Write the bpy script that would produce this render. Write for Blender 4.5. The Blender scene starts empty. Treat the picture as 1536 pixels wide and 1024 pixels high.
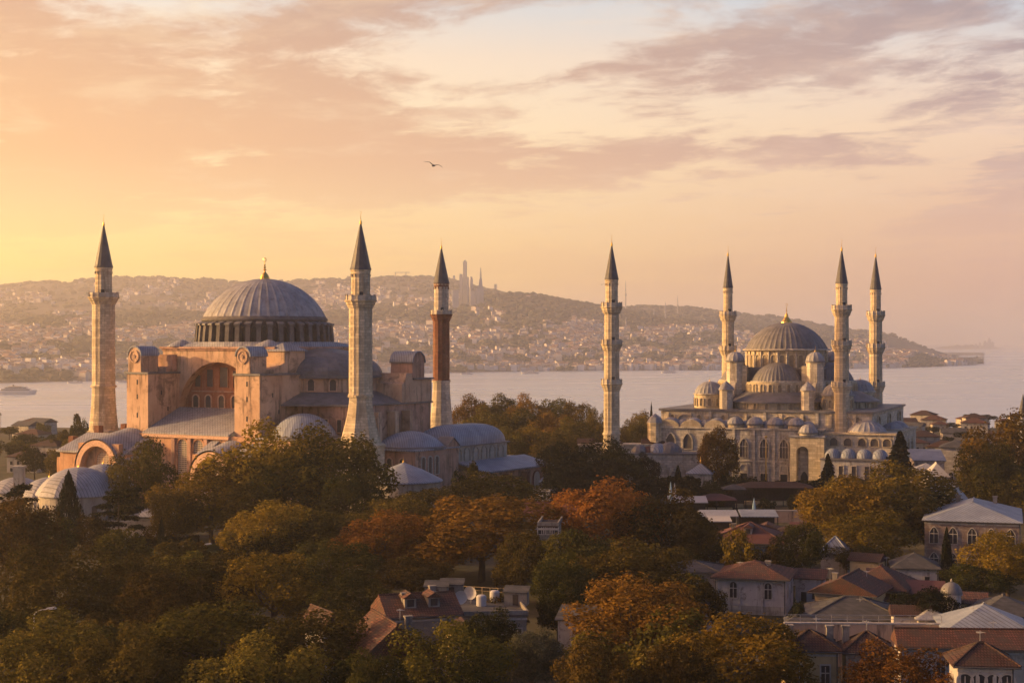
import bpy, math, random
import numpy as np
from mathutils import Vector, noise as mnoise
S = bpy.context.scene
C = S.collection
PI = math.pi
F, HC = 2400.0, 70.0            # focal length in pixels of the 1536 px photograph, camera height in metres
def lin(r, g, b, k=1.0):
    f = lambda c: (c/255/12.92 if c <= 10 else ((c/255+.055)/1.055)**2.4)*k
    return (f(r), f(g), f(b), 1.0)
# ------------------------------------------------------------------ camera, sky, sun, exposure
cam = bpy.data.objects.new('camera', bpy.data.cameras.new('camera')); C.objects.link(cam)
cam.location = (0, 0, HC); cam.rotation_euler = (PI/2, 0, 0)
cam.data.sensor_width = 36; cam.data.lens = 36*F/1536
cam.data.clip_start = 1; cam.data.clip_end = 200000
S.camera = cam
SUN_EL, SUN_AZ = math.radians(13.5), Vector((-.99, .13))      # azimuth the light comes from (horizontal direction to the sun)
SUN_AZ.normalize()
sd = bpy.data.lights.new('sun', 'SUN'); so = bpy.data.objects.new('sun', sd); C.objects.link(so)
sd.energy = 5.0; sd.angle = math.radians(.6); sd.color = (1.0, .60, .23)
to_sun = Vector((SUN_AZ.x*math.cos(SUN_EL), SUN_AZ.y*math.cos(SUN_EL), math.sin(SUN_EL)))
so.rotation_euler = to_sun.to_track_quat('Z', 'Y').to_euler(); so.location = (-300, 300, 300)
S.view_settings.view_transform = 'Standard'; S.view_settings.look = 'None'
S.view_settings.exposure = 0.44; S.view_settings.gamma = 1.0
S.cycles.use_denoising = True
S.cycles.max_bounces = 5; S.cycles.diffuse_bounces = 2; S.cycles.glossy_bounces = 2; S.cycles.transmission_bounces = 3
S.cycles.transparent_max_bounces = 4; S.cycles.volume_bounces = 1
S.cycles.use_adaptive_sampling = True; S.cycles.adaptive_threshold = .02
S.cycles.sample_clamp_indirect = 4

class NT:                                                     # small node-tree writer
    def __init__(s, tree): s.t = tree; s.n = tree.nodes; s.l = tree.links
    def node(s, typ, **kw):
        n = s.n.new(typ)
        for k, v in kw.items():
            if k.startswith('i_'):
                n.inputs[k[2:].replace('_', ' ')].default_value = v
            else: setattr(n, k, v)
        return n
    def put(s, sock, v):
        if hasattr(v, 'is_linked') or isinstance(v, bpy.types.NodeSocket): s.l.new(v, sock)
        elif v is not None: sock.default_value = v
    def math(s, op, a, b=None, c=None, clamp=False):
        n = s.n.new('ShaderNodeMath'); n.operation = op; n.use_clamp = clamp
        for i, v in enumerate((a, b, c)):
            if v is not None: s.put(n.inputs[i], v)
        return n.outputs[0]
    def mix(s, f, a, b, blend='MIX'):
        n = s.n.new('ShaderNodeMix'); n.data_type = 'RGBA'; n.blend_type = blend; n.clamp_factor = True
        s.put(n.inputs[0], f); s.put(n.inputs[6], a); s.put(n.inputs[7], b)
        return n.outputs[2]
    def ramp(s, f, stops, interp='LINEAR'):
        n = s.n.new('ShaderNodeValToRGB'); n.color_ramp.interpolation = interp
        e = n.color_ramp.elements
        while len(e) < len(stops): e.new(.5)
        for el, (p, c) in zip(e, stops):
            el.position = p; el.color = c if hasattr(c, '__len__') else (c, c, c, 1)
        s.put(n.inputs[0], f)
        return n.outputs[0]
    def rng(s, v, a, b, c=0., d=1., smooth=False):
        n = s.n.new('ShaderNodeMapRange'); n.clamp = True
        if smooth: n.interpolation_type = 'SMOOTHSTEP'
        s.put(n.inputs[0], v)
        for i, x in enumerate((a, b, c, d)): n.inputs[i+1].default_value = x
        return n.outputs[0]
    def comb(s, x, y, z):
        n = s.n.new('ShaderNodeCombineXYZ')
        for i, v in enumerate((x, y, z)): s.put(n.inputs[i], v)
        return n.outputs[0]
    def noise(s, vec, scale, detail=4, rough=.55, dist=0., scl=None):
        if scl:
            m = s.n.new('ShaderNodeVectorMath'); m.operation = 'MULTIPLY'; s.put(m.inputs[0], vec); m.inputs[1].default_value = scl; vec = m.outputs[0]
        n = s.n.new('ShaderNodeTexNoise'); s.put(n.inputs['Vector'], vec)
        n.inputs['Scale'].default_value = scale; n.inputs['Detail'].default_value = detail
        n.inputs['Roughness'].default_value = rough; n.inputs['Distortion'].default_value = dist
        return n.outputs[0]

def make_world():
    w = bpy.data.worlds.new('World'); S.world = w; w.use_nodes = True
    w.node_tree.nodes.clear(); t = NT(w.node_tree)
    tc = t.node('ShaderNodeTexCoord'); sp = t.node('ShaderNodeSeparateXYZ'); t.l.new(tc.outputs['Generated'], sp.inputs[0])
    x, y, z = sp.outputs
    sky = t.node('ShaderNodeTexSky'); sky.sky_type = 'NISHITA'; sky.sun_disc = False
    sky.sun_elevation = SUN_EL; sky.sun_rotation = math.atan2(SUN_AZ.x, SUN_AZ.y)
    sky.air_density = 1.0; sky.dust_density = .4; sky.ozone_density = 2.5
    # s: cosine of the horizontal angle to the sun; e: height above the horizon
    s = t.math('ADD', t.math('MULTIPLY', x, SUN_AZ.x), t.math('MULTIPLY', y, SUN_AZ.y))
    side = t.rng(s, -.16, .44)
    e = t.rng(z, 0., .25)
    left = t.ramp(e, [(0, lin(255, 204, 88, 1.15)), (.18, lin(255, 216, 112, 1.15)), (.36, lin(255, 230, 165)), (.52, lin(255, 234, 186)), (.7, lin(252, 224, 186)), (.86, lin(226, 222, 214))])
    right = t.ramp(e, [(0, lin(224, 174, 144)), (.14, lin(220, 172, 147)), (.3, lin(230, 188, 157)), (.52, lin(238, 208, 180)), (.68, lin(224, 210, 200)), (.86, lin(176, 196, 214))])
    base = t.mix(side, right, left)
    # a flat cloud layer seen in perspective: direction projected on a plane overhead
    iz = t.math('DIVIDE', 1.0, t.math('MAXIMUM', t.math('ADD', z, .055), .02))
    px, py = t.math('MULTIPLY', x, iz), t.math('MULTIPLY', y, iz)
    pv = t.comb(px, py, 0.)
    warp = t.noise(pv, 1.6, 4, .55)
    pw = t.comb(t.math('ADD', px, t.math('MULTIPLY', warp, .35)), t.math('ADD', t.math('ADD', py, t.math('MULTIPLY', px, .25)), t.math('MULTIPLY', warp, .3)), 11.2)
    n1 = t.noise(pw, .75, 9, .6, .15, (1., .8, 1.))
    n2 = t.noise(pw, 2.3, 9, .62, .2, (1., .8, 1.))
    fine = t.noise(pw, 7., 8, .62, .1, (1., .8, 1.))
    cl = t.math('ADD', t.math('MULTIPLY', n1, .64), t.math('ADD', t.math('MULTIPLY', n2, .27), t.math('MULTIPLY', fine, .1)))
    hi = t.rng(z, .045, .125, 0., 1., True)
    dens = t.math('MULTIPLY', t.rng(cl, .465, .55, 0., 1., True), t.math('ADD', t.math('MULTIPLY', hi, .82), .16))
    ccol = t.mix(side, t.ramp(e, [(0, lin(212, 160, 148)), (.5, lin(186, 160, 156)), (1, lin(138, 136, 148))]),
                 t.ramp(e, [(0, lin(250, 192, 112)), (.5, lin(236, 184, 132)), (1, lin(190, 156, 142))]))
    col = t.mix(dens, base, ccol)
    lit = t.math('MULTIPLY', t.rng(t.math('SUBTRACT', n2, t.math('MULTIPLY', n1, .4)), .28, .5, 0., 1., True), t.math('MULTIPLY', hi, .35))
    col = t.mix(lit, col, t.mix(side, lin(240, 210, 190), lin(255, 232, 186)))
    # overhead and behind the viewer: the plain blue-grey sky dome
    tint = t.mix(1.0, sky.outputs[0], (.95, 1.0, 1.28, 1), 'MULTIPLY')
    up = t.rng(z, .2, .42, 0., 1., True)
    back = t.rng(y, .25, -.35, 0., 1., True)
    f = t.math('MAXIMUM', up, back)
    cv = t.node('ShaderNodeVectorMath'); cv.operation = 'SCALE'; t.put(cv.inputs[0], col); cv.inputs['Scale'].default_value = 8.6
    sv = t.node('ShaderNodeVectorMath'); sv.operation = 'SCALE'; t.put(sv.inputs[0], tint); sv.inputs['Scale'].default_value = SKY_K
    out = t.mix(f, cv.outputs[0], sv.outputs[0])
    dp = t.node('ShaderNodeVectorMath'); dp.operation = 'DOT_PRODUCT'; t.l.new(tc.outputs['Generated'], dp.inputs[0]); dp.inputs[1].default_value = to_sun
    au = t.math('POWER', t.math('MAXIMUM', dp.outputs['Value'], 0.), 12.)
    av = t.node('ShaderNodeVectorMath'); av.operation = 'SCALE'; av.inputs[0].default_value = (105., 46., 8.); t.put(av.inputs['Scale'], au)
    ad = t.node('ShaderNodeVectorMath'); ad.operation = 'ADD'; t.put(ad.inputs[0], out); t.l.new(av.outputs[0], ad.inputs[1]); out = ad.outputs[0]
    bg = t.node('ShaderNodeBackground'); t.put(bg.inputs[0], out); bg.inputs[1].default_value = .1
    o = t.node('ShaderNodeOutputWorld'); t.l.new(bg.outputs[0], o.inputs[0])
SKY_K = .8
make_world()

# ------------------------------------------------------------------ materials
def new_mat(name):
    m = bpy.data.materials.new(name); m.use_nodes = True; m.node_tree.nodes.clear()
    t = NT(m.node_tree); o = t.node('ShaderNodeOutputMaterial'); b = t.node('ShaderNodeBsdfPrincipled')
    t.l.new(b.outputs[0], o.inputs[0]); b.inputs['Specular IOR Level'].default_value = .25
    return m, t, b
def surf(name, c1, c2, scale=.35, rough=.9, stain=None, stain_amt=.5, course=0., streak=0., bump=.15, metal=0., seams=0., seam_col=None):
    """Weathered masonry, plaster or sheet metal: two tones, stains with a shape of their own, optional courses and sheet seams."""
    m, t, b = new_mat(name)
    tc = t.node('ShaderNodeTexCoord'); co = tc.outputs['Object']
    big = t.noise(co, scale, 5, .6); fine = t.noise(co, scale*9, 4, .65)
    f = t.math('ADD', t.math('MULTIPLY', t.rng(big, .36, .64), .78), t.math('MULTIPLY', t.rng(fine, .3, .7), .24), clamp=True)
    col = t.mix(f, c1, c2)
    sp = t.node('ShaderNodeSeparateXYZ'); t.l.new(co, sp.inputs[0])
    h = t.math('ADD', t.math('MULTIPLY', sp.outputs[0], 1.), t.math('MULTIPLY', sp.outputs[1], .93))
    uv = t.comb(h, sp.outputs[2], 0.)
    if course:
        bt = t.node('ShaderNodeTexBrick'); t.l.new(uv, bt.inputs['Vector'])
        bt.inputs['Color1'].default_value = (.74, .73, .72, 1); bt.inputs['Color2'].default_value = (1.14, 1.12, 1.1, 1); bt.inputs['Mortar'].default_value = (.6, .6, .6, 1)
        bt.inputs['Scale'].default_value = 1.; bt.inputs['Brick Width'].default_value = course*2.2; bt.inputs['Row Height'].default_value = course
        bt.inputs['Mortar Size'].default_value = course*.06; bt.inputs['Bias'].default_value = -.1
        col = t.mix(1., col, bt.outputs[0], 'MULTIPLY')
    if streak:
        st = t.noise(co, .8, 6, .7, 0., (1., 1., .10))
        col = t.mix(t.math('MULTIPLY', t.rng(st, .52, .66), streak), col, stain or c1)
    if stain:
        sn = t.noise(co, scale*1.9, 7, .7, .5)
        col = t.mix(t.math('MULTIPLY', t.rng(sn, .54, .64), stain_amt), col, stain)
    if seams:
        wv = t.math('FRACT', t.math('MULTIPLY', h, 1/seams))
        ln = t.rng(t.math('ABSOLUTE', t.math('SUBTRACT', wv, .5)), .36, .46)
        col = t.mix(t.math('MULTIPLY', ln, .75), col, seam_col or (.06, .06, .07, 1))
    t.put(b.inputs['Base Color'], col); b.inputs['Roughness'].default_value = rough; b.inputs['Metallic'].default_value = metal
    if bump:
        bp = t.node('ShaderNodeBump'); bp.inputs['Strength'].default_value = bump; bp.inputs['Distance'].default_value = .3
        t.put(bp.inputs['Height'], fine); t.l.new(bp.outputs[0], b.inputs['Normal'])
    return m
def tile(name, c1, c2, pitch=.42):
    """Clay pantiles: rows of ridges, each tile its own tone."""
    m, t, b = new_mat(name)
    tc = t.node('ShaderNodeTexCoord'); sp = t.node('ShaderNodeSeparateXYZ'); t.l.new(tc.outputs['Object'], sp.inputs[0])
    uv = t.comb(t.math('ADD', sp.outputs[0], t.math('MULTIPLY', sp.outputs[1], .31)), t.math('MULTIPLY', sp.outputs[2], 1.9), 0.)
    bt = t.node('ShaderNodeTexBrick'); t.l.new(uv, bt.inputs['Vector'])
    bt.inputs['Color1'].default_value = c1; bt.inputs['Color2'].default_value = c2; bt.inputs['Mortar'].default_value = tuple(x*.3 for x in c1[:3])+(1,)
    bt.inputs['Scale'].default_value = 1; bt.inputs['Brick Width'].default_value = pitch*.8; bt.inputs['Row Height'].default_value = pitch
    bt.inputs['Mortar Size'].default_value = .07; bt.inputs['Mortar Smooth'].default_value = .5
    big = t.noise(tc.outputs['Object'], .5, 6, .65)
    col = t.mix(t.rng(big, .42, .62, 0, .8), bt.outputs[0], (.06, .045, .04, 1))
    t.put(b.inputs['Base Color'], col); b.inputs['Roughness'].default_value = .85
    bp = t.node('ShaderNodeBump'); bp.inputs['Strength'].default_value = .6; bp.inputs['Distance'].default_value = .1
    t.put(bp.inputs['Height'], bt.outputs[1]); bp.invert = True; t.l.new(bp.outputs[0], b.inputs['Normal'])
    return m
def grille(name, bar, hole, size=.42):
    m, t, b = new_mat(name)
    tc = t.node('ShaderNodeTexCoord'); sp = t.node('ShaderNodeSeparateXYZ'); t.l.new(tc.outputs['Object'], sp.inputs[0])
    g = []
    for k in (0, 2):
        fr = t.math('FRACT', t.math('MULTIPLY', sp.outputs[k], 1/size)); g.append(t.rng(t.math('ABSOLUTE', t.math('SUBTRACT', fr, .5)), .3, .38))
    t.put(b.inputs['Base Color'], t.mix(t.math('MAXIMUM', g[0], g[1]), hole, bar)); b.inputs['Roughness'].default_value = .7
    return m
def leaf_mat(name, cols, trans=.35):
    m, t, b = new_mat(name)
    at = t.node('ShaderNodeAttribute'); at.attribute_name = 'tone'
    oi = t.node('ShaderNodeObjectInfo')
    f = t.math('ADD', t.math('MULTIPLY', at.outputs['Fac'], .8), t.math('MULTIPLY', oi.outputs['Random'], .2), clamp=True)
    n = len(cols)
    col = t.ramp(f, [(i/(n-1), c) for i, c in enumerate(cols)])
    hs = t.node('ShaderNodeHueSaturation'); t.put(hs.inputs['Color'], col)
    t.put(hs.inputs['Value'], t.rng(oi.outputs['Random'], 0, 1, .8, 1.2)); t.put(hs.inputs['Hue'], t.rng(t.math('FRACT', t.math('MULTIPLY', oi.outputs['Random'], 7.3)), 0, 1, .485, .515))
    t.n.remove(b); o = t.n['Material Output']
    d = t.node('ShaderNodeBsdfDiffuse'); tr = t.node('ShaderNodeBsdfTranslucent'); mx = t.node('ShaderNodeMixShader')
    t.put(d.inputs[0], hs.outputs[0]); t.put(tr.inputs[0], hs.outputs[0]); mx.inputs[0].default_value = trans
    t.l.new(d.outputs[0], mx.inputs[1]); t.l.new(tr.outputs[0], mx.inputs[2]); t.l.new(mx.outputs[0], o.inputs[0])
    return m
def plain(name, c, rough=.7, metal=0., var=.25):
    m, t, b = new_mat(name)
    tc = t.node('ShaderNodeTexCoord'); n = t.noise(tc.outputs['Object'], 2.3, 4, .6)
    t.put(b.inputs['Base Color'], t.mix(t.rng(n, .3, .7), tuple(x*(1-var) for x in c[:3])+(1,), tuple(min(1, x*(1+var)) for x in c[:3])+(1,)))
    b.inputs['Roughness'].default_value = rough; b.inputs['Metallic'].default_value = metal
    return m
def tone_mat(name, cols, rough=.9):
    """Colour picked per face from a list by the 'tone' attribute (many small houses or trees in one mesh)."""
    m, t, b = new_mat(name)
    at = t.node('ShaderNodeAttribute'); at.attribute_name = 'tone'
    t.put(b.inputs['Base Color'], t.ramp(at.outputs['Fac'], [(i/len(cols), c) for i, c in enumerate(cols)], 'CONSTANT')); b.inputs['Roughness'].default_value = rough
    return m
M = {}
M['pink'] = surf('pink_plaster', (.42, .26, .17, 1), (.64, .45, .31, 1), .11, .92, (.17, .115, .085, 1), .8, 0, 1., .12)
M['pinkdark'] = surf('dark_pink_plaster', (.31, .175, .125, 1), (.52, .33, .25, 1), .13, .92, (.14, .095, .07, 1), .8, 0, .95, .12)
M['orange'] = surf('orange_plaster', (.42, .22, .12, 1), (.56, .34, .21, 1), .15, .92, (.2, .11, .07, 1), .7, 0, .9, .12)
M['brickred'] = surf('red_brick', (.15, .06, .038, 1), (.24, .105, .065, 1), .4, .92, (.30, .2, .14, 1), .35, .3, .3)
M['stone'] = surf('pale_limestone', (.48, .43, .35, 1), (.64, .575, .47, 1), .3, .9, (.2, .17, .13, 1), .5, .7, .6)
M['stonewarm'] = surf('warm_limestone', (.50, .42, .29, 1), (.64, .545, .39, 1), .28, .9, (.24, .18, .12, 1), .45, .7, .65)
M['stonegrey'] = surf('grey_limestone', (.40, .365, .315, 1), (.58, .535, .465, 1), .28, .9, (.15, .13, .11, 1), .6, .7, .7)
M['blotch'] = surf('blotched_plaster', (.38, .355, .35, 1), (.54, .515, .505, 1), .3, .92, (.16, .13, .11, 1), .8, 0, .7)
M['striped'] = surf('brick_and_stone', (.17, .115, .095, 1), (.30, .235, .205, 1), .3, .92, (.40, .36, .32, 1), .6, .6, .3)
M['lead'] = surf('lead_sheet', (.20, .205, .225, 1), (.35, .35, .375, 1), .3, .55, (.15, .13, .12, 1), .55, 0, .65, .1)
M['leaddark'] = surf('dark_lead_sheet', (.115, .113, .12, 1), (.195, .19, .20, 1), .3, .5, (.08, .075, .07, 1), .5, 0, .5, .1)
M['leadseam'] = surf('seamed_lead_roof', (.23, .24, .275, 1), (.36, .365, .395, 1), .25, .55, (.16, .14, .13, 1), .5, 0, .5, .1, 0, .9)
M['leadblue'] = surf('blue_lead_roof', (.18, .21, .27, 1), (.30, .34, .41, 1), .25, .5, (.17, .18, .2, 1), .4, 0, .4, .1, 0, .8)
M['slate'] = surf('slate_roof', (.055, .058, .064, 1), (.10, .10, .108, 1), .6, .8, (.06, .06, .06, 1), .4, .4, 0, .2)
M['cap'] = surf('spire_lead', (.055, .055, .065, 1), (.10, .10, .115, 1), .5, .5, (.06, .055, .05, 1), .4, 0, .5, .1)
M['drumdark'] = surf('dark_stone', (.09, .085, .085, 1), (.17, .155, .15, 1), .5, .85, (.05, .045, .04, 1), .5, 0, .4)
M['gold'] = plain('gilded_copper', (.75, .48, .12, 1), .32, .9, .1)
M['tile'] = tile('clay_tiles', (.19, .078, .056, 1), (.085, .043, .036, 1))
M['tiledark'] = tile('old_clay_tiles', (.10, .047, .039, 1), (.065, .034, .03, 1))
M['sheetred'] = surf('red_sheet_roof', (.085, .036, .032, 1), (.125, .052, .045, 1), .3, .7, (.14, .06, .05, 1), .4, 0, .2, .05)
M['white'] = surf('white_render', (.32, .30, .29, 1), (.48, .46, .45, 1), .35, .9, (.15, .13, .12, 1), .7, 0, .8)
M['tan'] = surf('tan_render', (.42, .31, .16, 1), (.55, .42, .24, 1), .3, .9, (.25, .18, .1, 1), .4, 0, .4)
M['cream'] = surf('cream_render', (.32, .29, .24, 1), (.45, .41, .35, 1), .35, .9, (.16, .13, .11, 1), .6, 0, .7)
M['dingyshade'] = surf('dingy_shaded_render', (.16, .145, .13, 1), (.27, .25, .23, 1), .4, .92, (.09, .08, .07, 1), .7, 0, .9)  # stained render, both tones darkened to carry the heavy shade around the terrace
M['glass'] = plain('dark_glass', (.035, .036, .042, 1), .25)
M['pane'] = surf('old_window', (.07, .06, .055, 1), (.12, .105, .095, 1), .6, .5)
M['latt'] = grille('stone_lattice', (.40, .34, .28, 1), (.05, .045, .04, 1), .55)
M['lattpale'] = grille('pale_lattice', (.46, .36, .28, 1), (.20, .13, .1, 1), .6)
M['tymp'] = surf('painted_tympanum', (.27, .10, .05, 1), (.36, .155, .085, 1), .5, .92, (.42, .27, .17, 1), .35, 0, .3)
M['frame'] = plain('window_frame', (.40, .37, .34, 1), .8)
M['paneold'] = surf('bleached_window', (.20, .165, .12, 1), (.30, .25, .18, 1), .8, .6)
M['framepink'] = plain('plaster_frame', (.56, .36, .25, 1), .85)
M['bark'] = surf('bark', (.05, .035, .025, 1), (.10, .075, .055, 1), 1., .95)
M['dark'] = plain('dark_timber', (.05, .04, .035, 1), .8)
M['metal'] = plain('grey_metal', (.35, .35, .36, 1), .5, .3)
M['awn'] = plain('white_canvas', (.42, .41, .41, 1), .85, 0, .1)
M['bluecloth'] = plain('blue_canvas', (.22, .34, .46, 1), .85, 0, .1)
M['haze_tower'] = surf('tower_cladding', (.30, .31, .33, 1), (.42, .42, .43, 1), .02, .5, None, .5, 0, 0, 0)
M['hull'] = plain('white_hull', (.62, .60, .57, 1), .5, 0, .08)
M['feather'] = plain('gull_feathers', (.16, .15, .14, 1), .8)

# ------------------------------------------------------------------ mesh helpers
class MB:
    def __init__(s): s.v = []; s.f = []
    def add(s, vs, fs):
        o = len(s.v); s.v += [tuple(v) for v in vs]; s.f += [tuple(i+o for i in f) for f in fs]; return s
    def box(s, x0, x1, y0, y1, z0, z1, t=0.):
        v = [(x0, y0, z0), (x1, y0, z0), (x1, y1, z0), (x0, y1, z0), (x0+t, y0+t, z1), (x1-t, y0+t, z1), (x1-t, y1-t, z1), (x0+t, y1-t, z1)]
        return s.add(v, [(0, 3, 2, 1), (4, 5, 6, 7), (0, 1, 5, 4), (1, 2, 6, 5), (2, 3, 7, 6), (3, 0, 4, 7)])
    def ext_y(s, poly, y0, y1):
        """Polygon (x, z), counter-clockwise seen from -y, pushed from y0 (front) to y1 (back)."""
        n = len(poly)
        v = [(x, y0, z) for x, z in poly]+[(x, y1, z) for x, z in poly]
        return s.add(v, [tuple(range(n)), tuple(range(2*n-1, n-1, -1))]+[(j, i, i+n, j+n) for i in range(n) for j in ((i+1) % n,)])
    def ext_x(s, poly, x0, x1):
        """Polygon (y, z) pushed along x."""
        n = len(poly)
        v = [(x0, y, z) for y, z in poly]+[(x1, y, z) for y, z in poly]
        return s.add(v, [tuple(range(n-1, -1, -1)), tuple(range(n, 2*n))]+[(i, j, j+n, i+n) for i in range(n) for j in ((i+1) % n,)])
    def lathe(s, prof, n=32, c=(0, 0), a0=0., a1=2*PI, rib=None, rot=0.):
        full = abs(a1-a0-2*PI) < 1e-6; m = n if full else n+1
        vs, fs = [], []
        for r, z in prof:
            for i in range(m):
                a = a0+rot+(a1-a0)*i/n; k = 1.
                if rib and i % rib[0] == 0: k = 1+rib[1]
                vs.append((c[0]+r*k*math.cos(a), c[1]+r*k*math.sin(a), z))
        for j in range(len(prof)-1):
            for i in range(n):
                i2 = (i+1) % m
                fs.append((j*m+i, j*m+i2, (j+1)*m+i2, (j+1)*m+i))
        return s.add(vs, fs)
    def tube(s, pts, n=6):
        """Tapered tube through (x, y, z, r) points."""
        vs, fs = [], []
        for k, p in enumerate(pts):
            q = pts[min(k+1, len(pts)-1)]; o = pts[max(k-1, 0)]
            d = Vector((q[0]-o[0], q[1]-o[1], q[2]-o[2])).normalized()
            e1 = d.orthogonal().normalized(); e2 = d.cross(e1)
            for i in range(n):
                a = 2*PI*i/n; w = e1*math.cos(a)*p[3]+e2*math.sin(a)*p[3]
                vs.append((p[0]+w.x, p[1]+w.y, p[2]+w.z))
        for k in range(len(pts)-1):
            for i in range(n): fs.append((k*n+i, k*n+(i+1) % n, (k+1)*n+(i+1) % n, (k+1)*n+i))
        fs += [tuple(range(n-1, -1, -1)), tuple(range((len(pts)-1)*n, len(pts)*n))]
        return s.add(vs, fs)
    def hip(s, x0, x1, y0, y1, z0, z1, th=.25, gable=False):
        """Hipped or gabled roof over a rectangle, ridge along the longer side."""
        w, d = x1-x0, y1-y0
        if w >= d:
            k = 0 if gable else min(d/2, w/2)
            r = [(x0+k, (y0+y1)/2, z1), (x1-k, (y0+y1)/2, z1)]; fa = [(4, 5, 9, 8), (5, 6, 9), (6, 7, 8, 9), (7, 4, 8)]
        else:
            k = 0 if gable else w/2
            r = [((x0+x1)/2, y0+k, z1), ((x0+x1)/2, y1-k, z1)]; fa = [(4, 5, 8), (5, 6, 9, 8), (6, 7, 9), (7, 4, 8, 9)]
        v = [(x0, y0, z0), (x1, y0, z0), (x1, y1, z0), (x0, y1, z0)]+[(x0, y0, z0+th), (x1, y0, z0+th), (x1, y1, z0+th), (x0, y1, z0+th)]+r
        return s.add(v, fa+[(0, 3, 2, 1), (0, 1, 5, 4), (1, 2, 6, 5), (2, 3, 7, 6), (3, 0, 4, 7)])
    def slope(s, x0, x1, y0, y1, z0, z1, th=.3):
        """Lean-to slab rising from (y0, z0) to (y1, z1)."""
        return s.ext_x([(y0, z0-th), (y1, z1-th), (y1, z1), (y0, z0)], x0, x1)
    def build(s, name, mat, parent=None, smooth=False, loc=None, rz=0.):
        me = bpy.data.meshes.new(name); me.from_pydata(s.v, [], s.f); me.update()
        me.materials.append(M[mat] if isinstance(mat, str) else mat)
        if smooth: me.polygons.foreach_set('use_smooth', [True]*len(me.polygons))
        o = bpy.data.objects.new(name, me); C.objects.link(o)
        if parent: o.parent = parent
        if loc: o.location = loc
        o.rotation_euler.z = rz
        return o
def tag(o, label=None, cat=None, group=None, kind=None):
    for k, v in (('label', label), ('category', cat), ('group', group), ('kind', kind)):
        if v: o[k] = v
    return o
def thing(name, label, cat, loc=(0, 0, 0), rz=0., group=None):
    o = bpy.data.objects.new(name, None); C.objects.link(o); o.location = loc; o.rotation_euler.z = rz
    o.empty_display_size = .5
    return tag(o, label, cat, group)
def at(px, py, Y): return Vector(((px-768)*Y/F, Y, HC+(512-py)*Y/F))   # point at depth Y behind a photo pixel
def zat(py, Y): return HC+(512-py)*Y/F
def dome_prof(r, z0, z1, n=10, zs=0.):
    """Profile of a shallow dome of base radius r rising from z0 to z1."""
    h = z1-z0; R = (r*r+h*h)/(2*h) if h < r else None
    out = []
    for i in range(n+1):
        t = i/n
        if R:
            am = math.asin(min(1, r/R)); a = am*(1-t); out.append((R*math.sin(a), z1-R+R*math.cos(a)))
        else: out.append((r*math.cos(t*PI/2), z0+h*math.sin(t*PI/2)))
    out[-1] = (.02, z1)
    return out
def arch_pts(w, h, kind='round', n=10):
    """Outline (x, z) of an opening, from bottom right round to bottom left, counter-clockwise from -y."""
    if kind == 'rect': return [(-w/2, 0), (w/2, 0), (w/2, h), (-w/2, h)]
    rise = w/2 if kind == 'round' else w*.68
    pts = [(-w/2, 0), (w/2, 0)]
    for i in range(n+1):
        a = PI*i/n
        if kind == 'round': pts.append((w/2*math.cos(a), h-rise+rise*math.sin(a)))
        else:
            t = i/n; x = w/2*(1-2*t); pts.append((x, h-rise+rise*(1-abs(1-2*t)**1.7)))
    return pts
_wc = {}
def window(parent, x, y, z, w, h, rz=0., kind='round', frame='frame', pane='pane', t=.22, d=.25, bars=0, name='window'):
    """A window on a wall: moulded surround standing proud, pane set back inside it (sub-part)."""
    key = (w, h, kind, frame, pane, t, d, bars)
    if key not in _wc:
        a = arch_pts(w, h, kind); b = []
        cx = sum(p[0] for p in a)/len(a)
        for px_, pz in a:
            b.append((px_*(1+2*t/w), -t*.6 if pz == 0 else pz+(t if kind != 'rect' else t)*(pz/h)))
        n = len(a); mb = MB()
        vs = [(p[0], -d, p[1]) for p in a]+[(p[0], -d, p[1]) for p in b]+[(p[0], 0, p[1]) for p in a]+[(p[0], 0, p[1]) for p in b]
        fs = []
        for i in range(n):
            j = (i+1) % n
            fs += [(i, i+n, j+n, j), (i+n, i+3*n, j+3*n, j+n), (i, j, j+2*n, i+2*n)]
        mb.add(vs, fs)
        for k in range(bars):
            bx = -w/2+w*(k+1)/(bars+1); mb.box(bx-.05, bx+.05, -.12, -.04, 0, h*.93)
        if bars: mb.box(-w/2, w/2, -.11, -.05, h*.58, h*.58+.12)
        me = bpy.data.meshes.new(name); me.from_pydata(mb.v, [], mb.f); me.materials.append(M[frame])
        pm = bpy.data.meshes.new('pane'); pm.from_pydata([(p[0], -.03, p[1]) for p in a], [], [tuple(range(n))]); pm.materials.append(M[pane])
        _wc[key] = (me, pm)
    me, pm = _wc[key]
    o = bpy.data.objects.new(name, me); C.objects.link(o); o.parent = parent; o.location = (x, y, z); o.rotation_euler.z = rz
    p = bpy.data.objects.new('pane', pm); C.objects.link(p); p.parent = o
    return o
def finial(mb, x, y, z, h, r):
    """Gilded finial: onion foot, beads on a rod, crescent."""
    mb.lathe([(r, z), (r*1.02, z+h*.1), (r*.7, z+h*.24), (r*.25, z+h*.36), (r*.12, z+h*.42), (r*.4, z+h*.47), (r*.1, z+h*.52), (r*.3, z+h*.58), (r*.08, z+h*.63), (r*.22, z+h*.68), (r*.06, z+h*.73), (r*.06, z+h*.84)], 12, (x, y))
    for k in range(8):
        a0, a1 = -PI*.35+2*PI*.85*k/8-PI*.4, -PI*.35+2*PI*.85*(k+1)/8-PI*.4
        R = h*.08
        mb.tube([(x+R*math.cos(a0), y, z+h*.92+R*math.sin(a0), r*.09), (x+R*math.cos(a1), y, z+h*.92+R*math.sin(a1), r*.09)], 5)
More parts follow.
